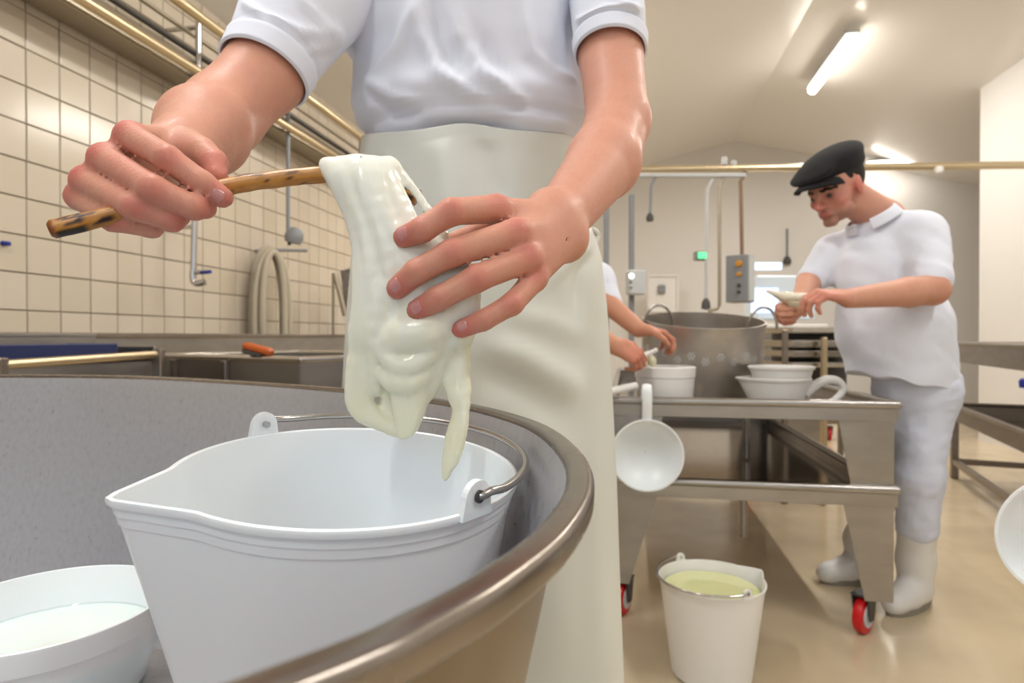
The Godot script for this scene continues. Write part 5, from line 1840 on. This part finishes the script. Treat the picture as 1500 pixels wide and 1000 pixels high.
# ================================================================ back of the room
func back_side() -> void:
	var d := 4.7
	# pipe across the room
	var g := G.new()
	tube(g, [P(560, 250, 4.9), P(945, 248, 4.75), P(1570, 241, 4.53)], .028, 14)
	var t := thing("cross_pipe", "long brass-toned pipe crossing the room behind the capped person", "pipe", Transform3D(Basis(), P(1100, 246, d)))
	put("pipe", g, M.pipe_gold, t)
	g = G.new()
	box(g, P(1000, 257, d), Vector3(.95, .03, .05), Basis(), .004)
	put("wire_duct", g, M.grey_light, t)
	for q in [[1061, 236, 9], [1075, 241, 6]]:
		g = G.new()
		lathe(g, [Vector2(.002, -.03), Vector2(.02, -.03), Vector2(.022, .0), Vector2(.018, .03), Vector2(.002, .036)], 14, Transform3D(Basis(), P(q[0], q[1], d)))
		put("pipe_fitting", g, M.grey_light, t)
	g = G.new()
	lathe(g, [Vector2(.002, -.03), Vector2(.026, -.022), Vector2(.032, 0), Vector2(.026, .022), Vector2(.002, .03)], 14, Transform3D(Basis(), P(1375, 249, 4.55)))
	put("white_ball", g, M.wall_white, t)  # white ball at a bright round spot on the pipe
	# drops
	var drops := [[1036, 1034, 268, 452, .012, "grey_light", "thin pale drop pipe behind the big pot, left of three"], [1054, 1054, 262, 447, .013, "pipe_dull", "dull drop pipe beside the big pot, middle of three"], [1085, 1087, 256, 378, .014, "pipe_brown", "brownish drop pipe down to the electrical cabinet"], [954, 952, 262, 318, .011, "grey", "short grey drop pipe ending in a socket, beside the forearm"]]
	for q in drops:
		t = thing("drop_pipe", q[6], "pipe", Transform3D(Basis(), P(q[1], q[3], d)), "vertical drop pipes")
		g = G.new()
		var pts := [P(q[0] + 8, q[2] - 6, d), P(q[0], q[2] + 10, d), P(q[1], q[3], d)]
		if q[0] == 1054: pts.append(P(1050, 452, d)); pts.append(P(1038, 456, d))
		tube(g, pts, q[4], 10)
		put("pipe", g, M[q[5]], t)
		if q[0] == 954:
			g = G.new()
			lathe(g, [Vector2(.002, -.035), Vector2(.026, -.03), Vector2(.03, .0), Vector2(.016, .03), Vector2(.002, .034)], 14, Transform3D(Basis(), P(q[1], q[3], d)))
			put("socket", g, M.grey_dark, t)
		if q[0] == 1036:
			g = G.new()
			lathe(g, [Vector2(.002, -.04), Vector2(.035, -.03), Vector2(.03, .02), Vector2(.012, .05), Vector2(.002, .052)], 16, Transform3D(Basis(), P(1034, 446, d)))
			put("valve", g, M.grey_dark, t)
	t = thing("plug_lead", "thin grey cord down to a small dark plug on the end wall", "cord", Transform3D(Basis(), P(1153, 380, 8.9)))
	g = G.new()
	tube(g, [P(1153, 335, 8.90), P(1153, 378, 8.90)], .016, 8)
	put("cord", g, M.grey, t)
	g = G.new()
	lathe(g, [Vector2(.004, -.06), Vector2(.05, -.05), Vector2(.055, .0), Vector2(.03, .05), Vector2(.004, .06)], 14, Transform3D(Basis(), P(1153, 381, 8.88)))
	put("plug", g, M.grey_dark, t)
	# electrical cabinet
	t = thing("electrical_cabinet", "grey electrical cabinet with yellow switch hanging behind the pot", "cabinet", Transform3D(Basis(Vector3.UP, -.55), P(1083, 443, d)))
	var cb := Basis(Vector3.UP, .9)
	g = G.new()
	box(g, P(1084, 409, d), Vector3(.17, .355, .16), cb, .006)
	put("case", g, M.grey, t)
	g = G.new()
	box(g, P(1084, 409, d) + cb * Vector3(.01, 0, .083), Vector3(.135, .33, .008), cb, .003)
	put("door", g, M.grey_light, t)
	for q in [[-.11, "yellow", .026], [-.03, "yellow", .018], [.05, "grey_dark", .016], [.10, "grey_dark", .014]]:
		g = G.new()
		lathe(g, [Vector2(.002, 0), Vector2(q[2], 0), Vector2(q[2] * .85, .016), Vector2(.002, .018)], 14, Transform3D(cb * Basis(Vector3(0, 0, 1), PI / 2), P(1084, 409, d) + cb * Vector3(-.085, -q[0], .02)))
		put("switch", g, M[q[1]], t)
	# green lit sign box
	t = thing("indicator_box", "small box with green light on the end wall", "indicator light", Transform3D(Basis(), P(1028, 374, d)))
	g = G.new()
	box(g, P(1026, 375, d + .03), Vector3(.10, .07, .05), Basis(), .006)
	put("case", g, M.grey, t)
	g = G.new()
	box(g, P(1029, 374, d - .005), Vector3(.062, .045, .015), Basis(), .004)
	put("lens", g, M.glow_green, t)
	# left control box with lamp
	t = thing("control_box", "pale control box with white lamp beside the apron", "control box", Transform3D(Basis(), P(930, 432, 4.33)))
	g = G.new()
	box(g, P(931, 414, 4.29), Vector3(.115, .17, .09), Basis(Vector3.UP, .25), .008)
	put("case", g, M.grey_light, t)
	g = G.new()
	lathe(g, [Vector2(.002, 0), Vector2(.018, 0), Vector2(.016, .01), Vector2(.002, .014)], 14, Transform3D(Basis(Vector3.RIGHT, PI / 2), P(925, 404, 4.14)))
	put("lamp_lens", g, M.glow_white, t)
	for v in [413, 421]:
		g = G.new()
		lathe(g, [Vector2(.002, 0), Vector2(.012, 0), Vector2(.010, .008), Vector2(.002, .01)], 12, Transform3D(Basis(Vector3.RIGHT, PI / 2), P(924, v, 4.14)))
		put("button", g, M.grey, t)
	# posts and a grey screen behind the forearms
	for q in [[888, "grey steel post beside the apron edge"], [925, "grey steel post carrying the pale control box"]]:
		t = thing("post", q[1], "post", Transform3D(Basis(), Vector3(P(q[0], 400, 4.35).x, 0, P(q[0], 400, 4.35).z)), "grey steel posts")
		g = G.new()
		var b0 := P(q[0], 400, 4.35)
		box(g, Vector3(b0.x, 1.0, b0.z), Vector3(.036, 2.0, .036), Basis(), .005)
		put("upright", g, M.grey, t)
		g = G.new()
		box(g, Vector3(b0.x, .006, b0.z), Vector3(.12, .012, .12), Basis(), .002)
		put("foot_plate", g, M.grey, t)
	# white board on the end wall
	t = thing("wall_panel", "white square panel with a dark socket on the end wall above the pot", "panel", Transform3D(Basis(), P(970, 456, 8.7)))
	var db := Basis(Vector3.UP, -PHI)
	g = G.new()
	var bw := P(971, 430, 8.78)
	box(g, bw, Vector3(.40, .50, .05), db, .008)
	put("board", g, M.wall_white, t)
	g = G.new()
	for s in [-1.0, 1.0]: box(g, bw + db * Vector3(s * .2, 0, .02), Vector3(.03, .52, .06), db, .004)
	for s in [-1.0, 1.0]: box(g, bw + db * Vector3(0, s * .25, .02), Vector3(.42, .03, .06), db, .004)
	put("frame", g, M.wall_white, t)
	g = G.new()
	box(g, bw + db * Vector3(-.02, .06, .05), Vector3(.10, .12, .06), db, .01)
	put("socket", g, M.grey, t)
	# machine with a bright hood, behind the capped person's hands
	t = thing("packing_machine", "white and steel machine with bright bluish panels behind the hands", "machine", Transform3D(Basis(), P(1140, 500, 5.2)))
	d = 5.2
	g = G.new()
	box(g, Vector3(P(1150, 470, d).x, .53, -d - .2), Vector3(.62, 1.06, .5), Basis(), .01)
	put("cabinet", g, M.steel, t)
	g = G.new()
	box(g, P(1146, 478, d - .1), Vector3(.50, .03, .5), Basis(), .006)
	put("worktop", g, M.plastic_warm, t)
	g = G.new()
	box(g, P(1140, 437, d), Vector3(.48, .36, .3), Basis(), .012)
	put("hood", g, M.panel_blue_white, t)
	g = G.new()
	box(g, P(1124, 390, d + .15), Vector3(.24, .06, .04), Basis(), .006)
	put("bright_panel", g, M.glow_blue, t)  # bright bluish panels, above the hood and on its front
	g = G.new()
	box(g, P(1120, 440, d - .155), Vector3(.22, .2, .012), Basis(), .003)
	put("bright_panel", g, M.glow_blue, t)
	# rack of trays
	d = 3.9
	t = thing("tray_rack", "low steel rack with stacked trays left of the capped person", "rack", Transform3D(Basis(), P(1185, 600, d)))
	for q in [[484, .035], [503, .045], [517, .04], [532, .03]]:
		g = G.new()
		box(g, P(1182, q[0], d), Vector3(.43, q[1], .4), Basis(Vector3.UP, .1), .006)
		put("tray", g, M.steel_bright, t)
	g = G.new()
	box(g, P(1184, 510, d + .12) + Vector3(0, -.12, 0), Vector3(.40, .5, .2), Basis(), .006)
	put("dark_backing", g, M.grey_dark, t)  # dark body filling the gaps between the trays
	for u in [1136, 1150, 1232]:
		g = G.new()
		var b1 := P(u, 480, d + (.22 if u != 1150 else -.2))
		box(g, Vector3(b1.x, .52, b1.z), Vector3(.03, 1.04, .03), Basis(), .003)
		put("upright", g, M.steel_dark, t)
	g = G.new()
	box(g, Vector3(P(1207, 500, d - .25).x, .5, P(1207, 500, d - .25).z), Vector3(.03, .99, .03), Basis(), .003)
	put("upright", g, M.pipe_gold, t)
	# far cart castors seen under the worktable
	t = thing("far_cart", "far low steel cart on red castors beyond the worktable", "cart", Transform3D(Basis(), Vector3(P(1190, 560, 5.0).x, 0, -5.6)))
	var base := Transform3D(Basis(), Vector3(P(1183, 600, 6.1).x, 0, -6.3))
	t.transform = base
	g = G.new()
	box(g, Vector3(0, .34, 0), Vector3(.46, .36, .8), Basis(), .02)
	put("body", g, M.steel_dark, t, true)
	for s in [[-.17, .33], [.15, .33], [-.17, -.33], [.15, -.33]]: caster(t, Vector3(s[0], 0, s[1]), 1.3, .062)
	# blue cap on the floor edge
	g = G.new()
	lathe(g, [Vector2(.002, -.03), Vector2(.04, -.03), Vector2(.045, .02), Vector2(.03, .04), Vector2(.002, .04)], 18, Transform3D(Basis(), P(1503, 562, 4.6)))
	tag(put("valve_cap", g, M.blue), "small blue valve cap at the right margin between the troughs", "valve cap")
	# floor channel: darker drain strip seen under the table

func _ready() -> void:
	setup()
	make_materials()
	room()
	vat()
	tables()
	left_side()
	back_side()
	bucket_big()
	bowl_left()
	bucket_floor()
	on_table()
	stick()
	cheese()
	capped_man()
	second_worker()
	hero()
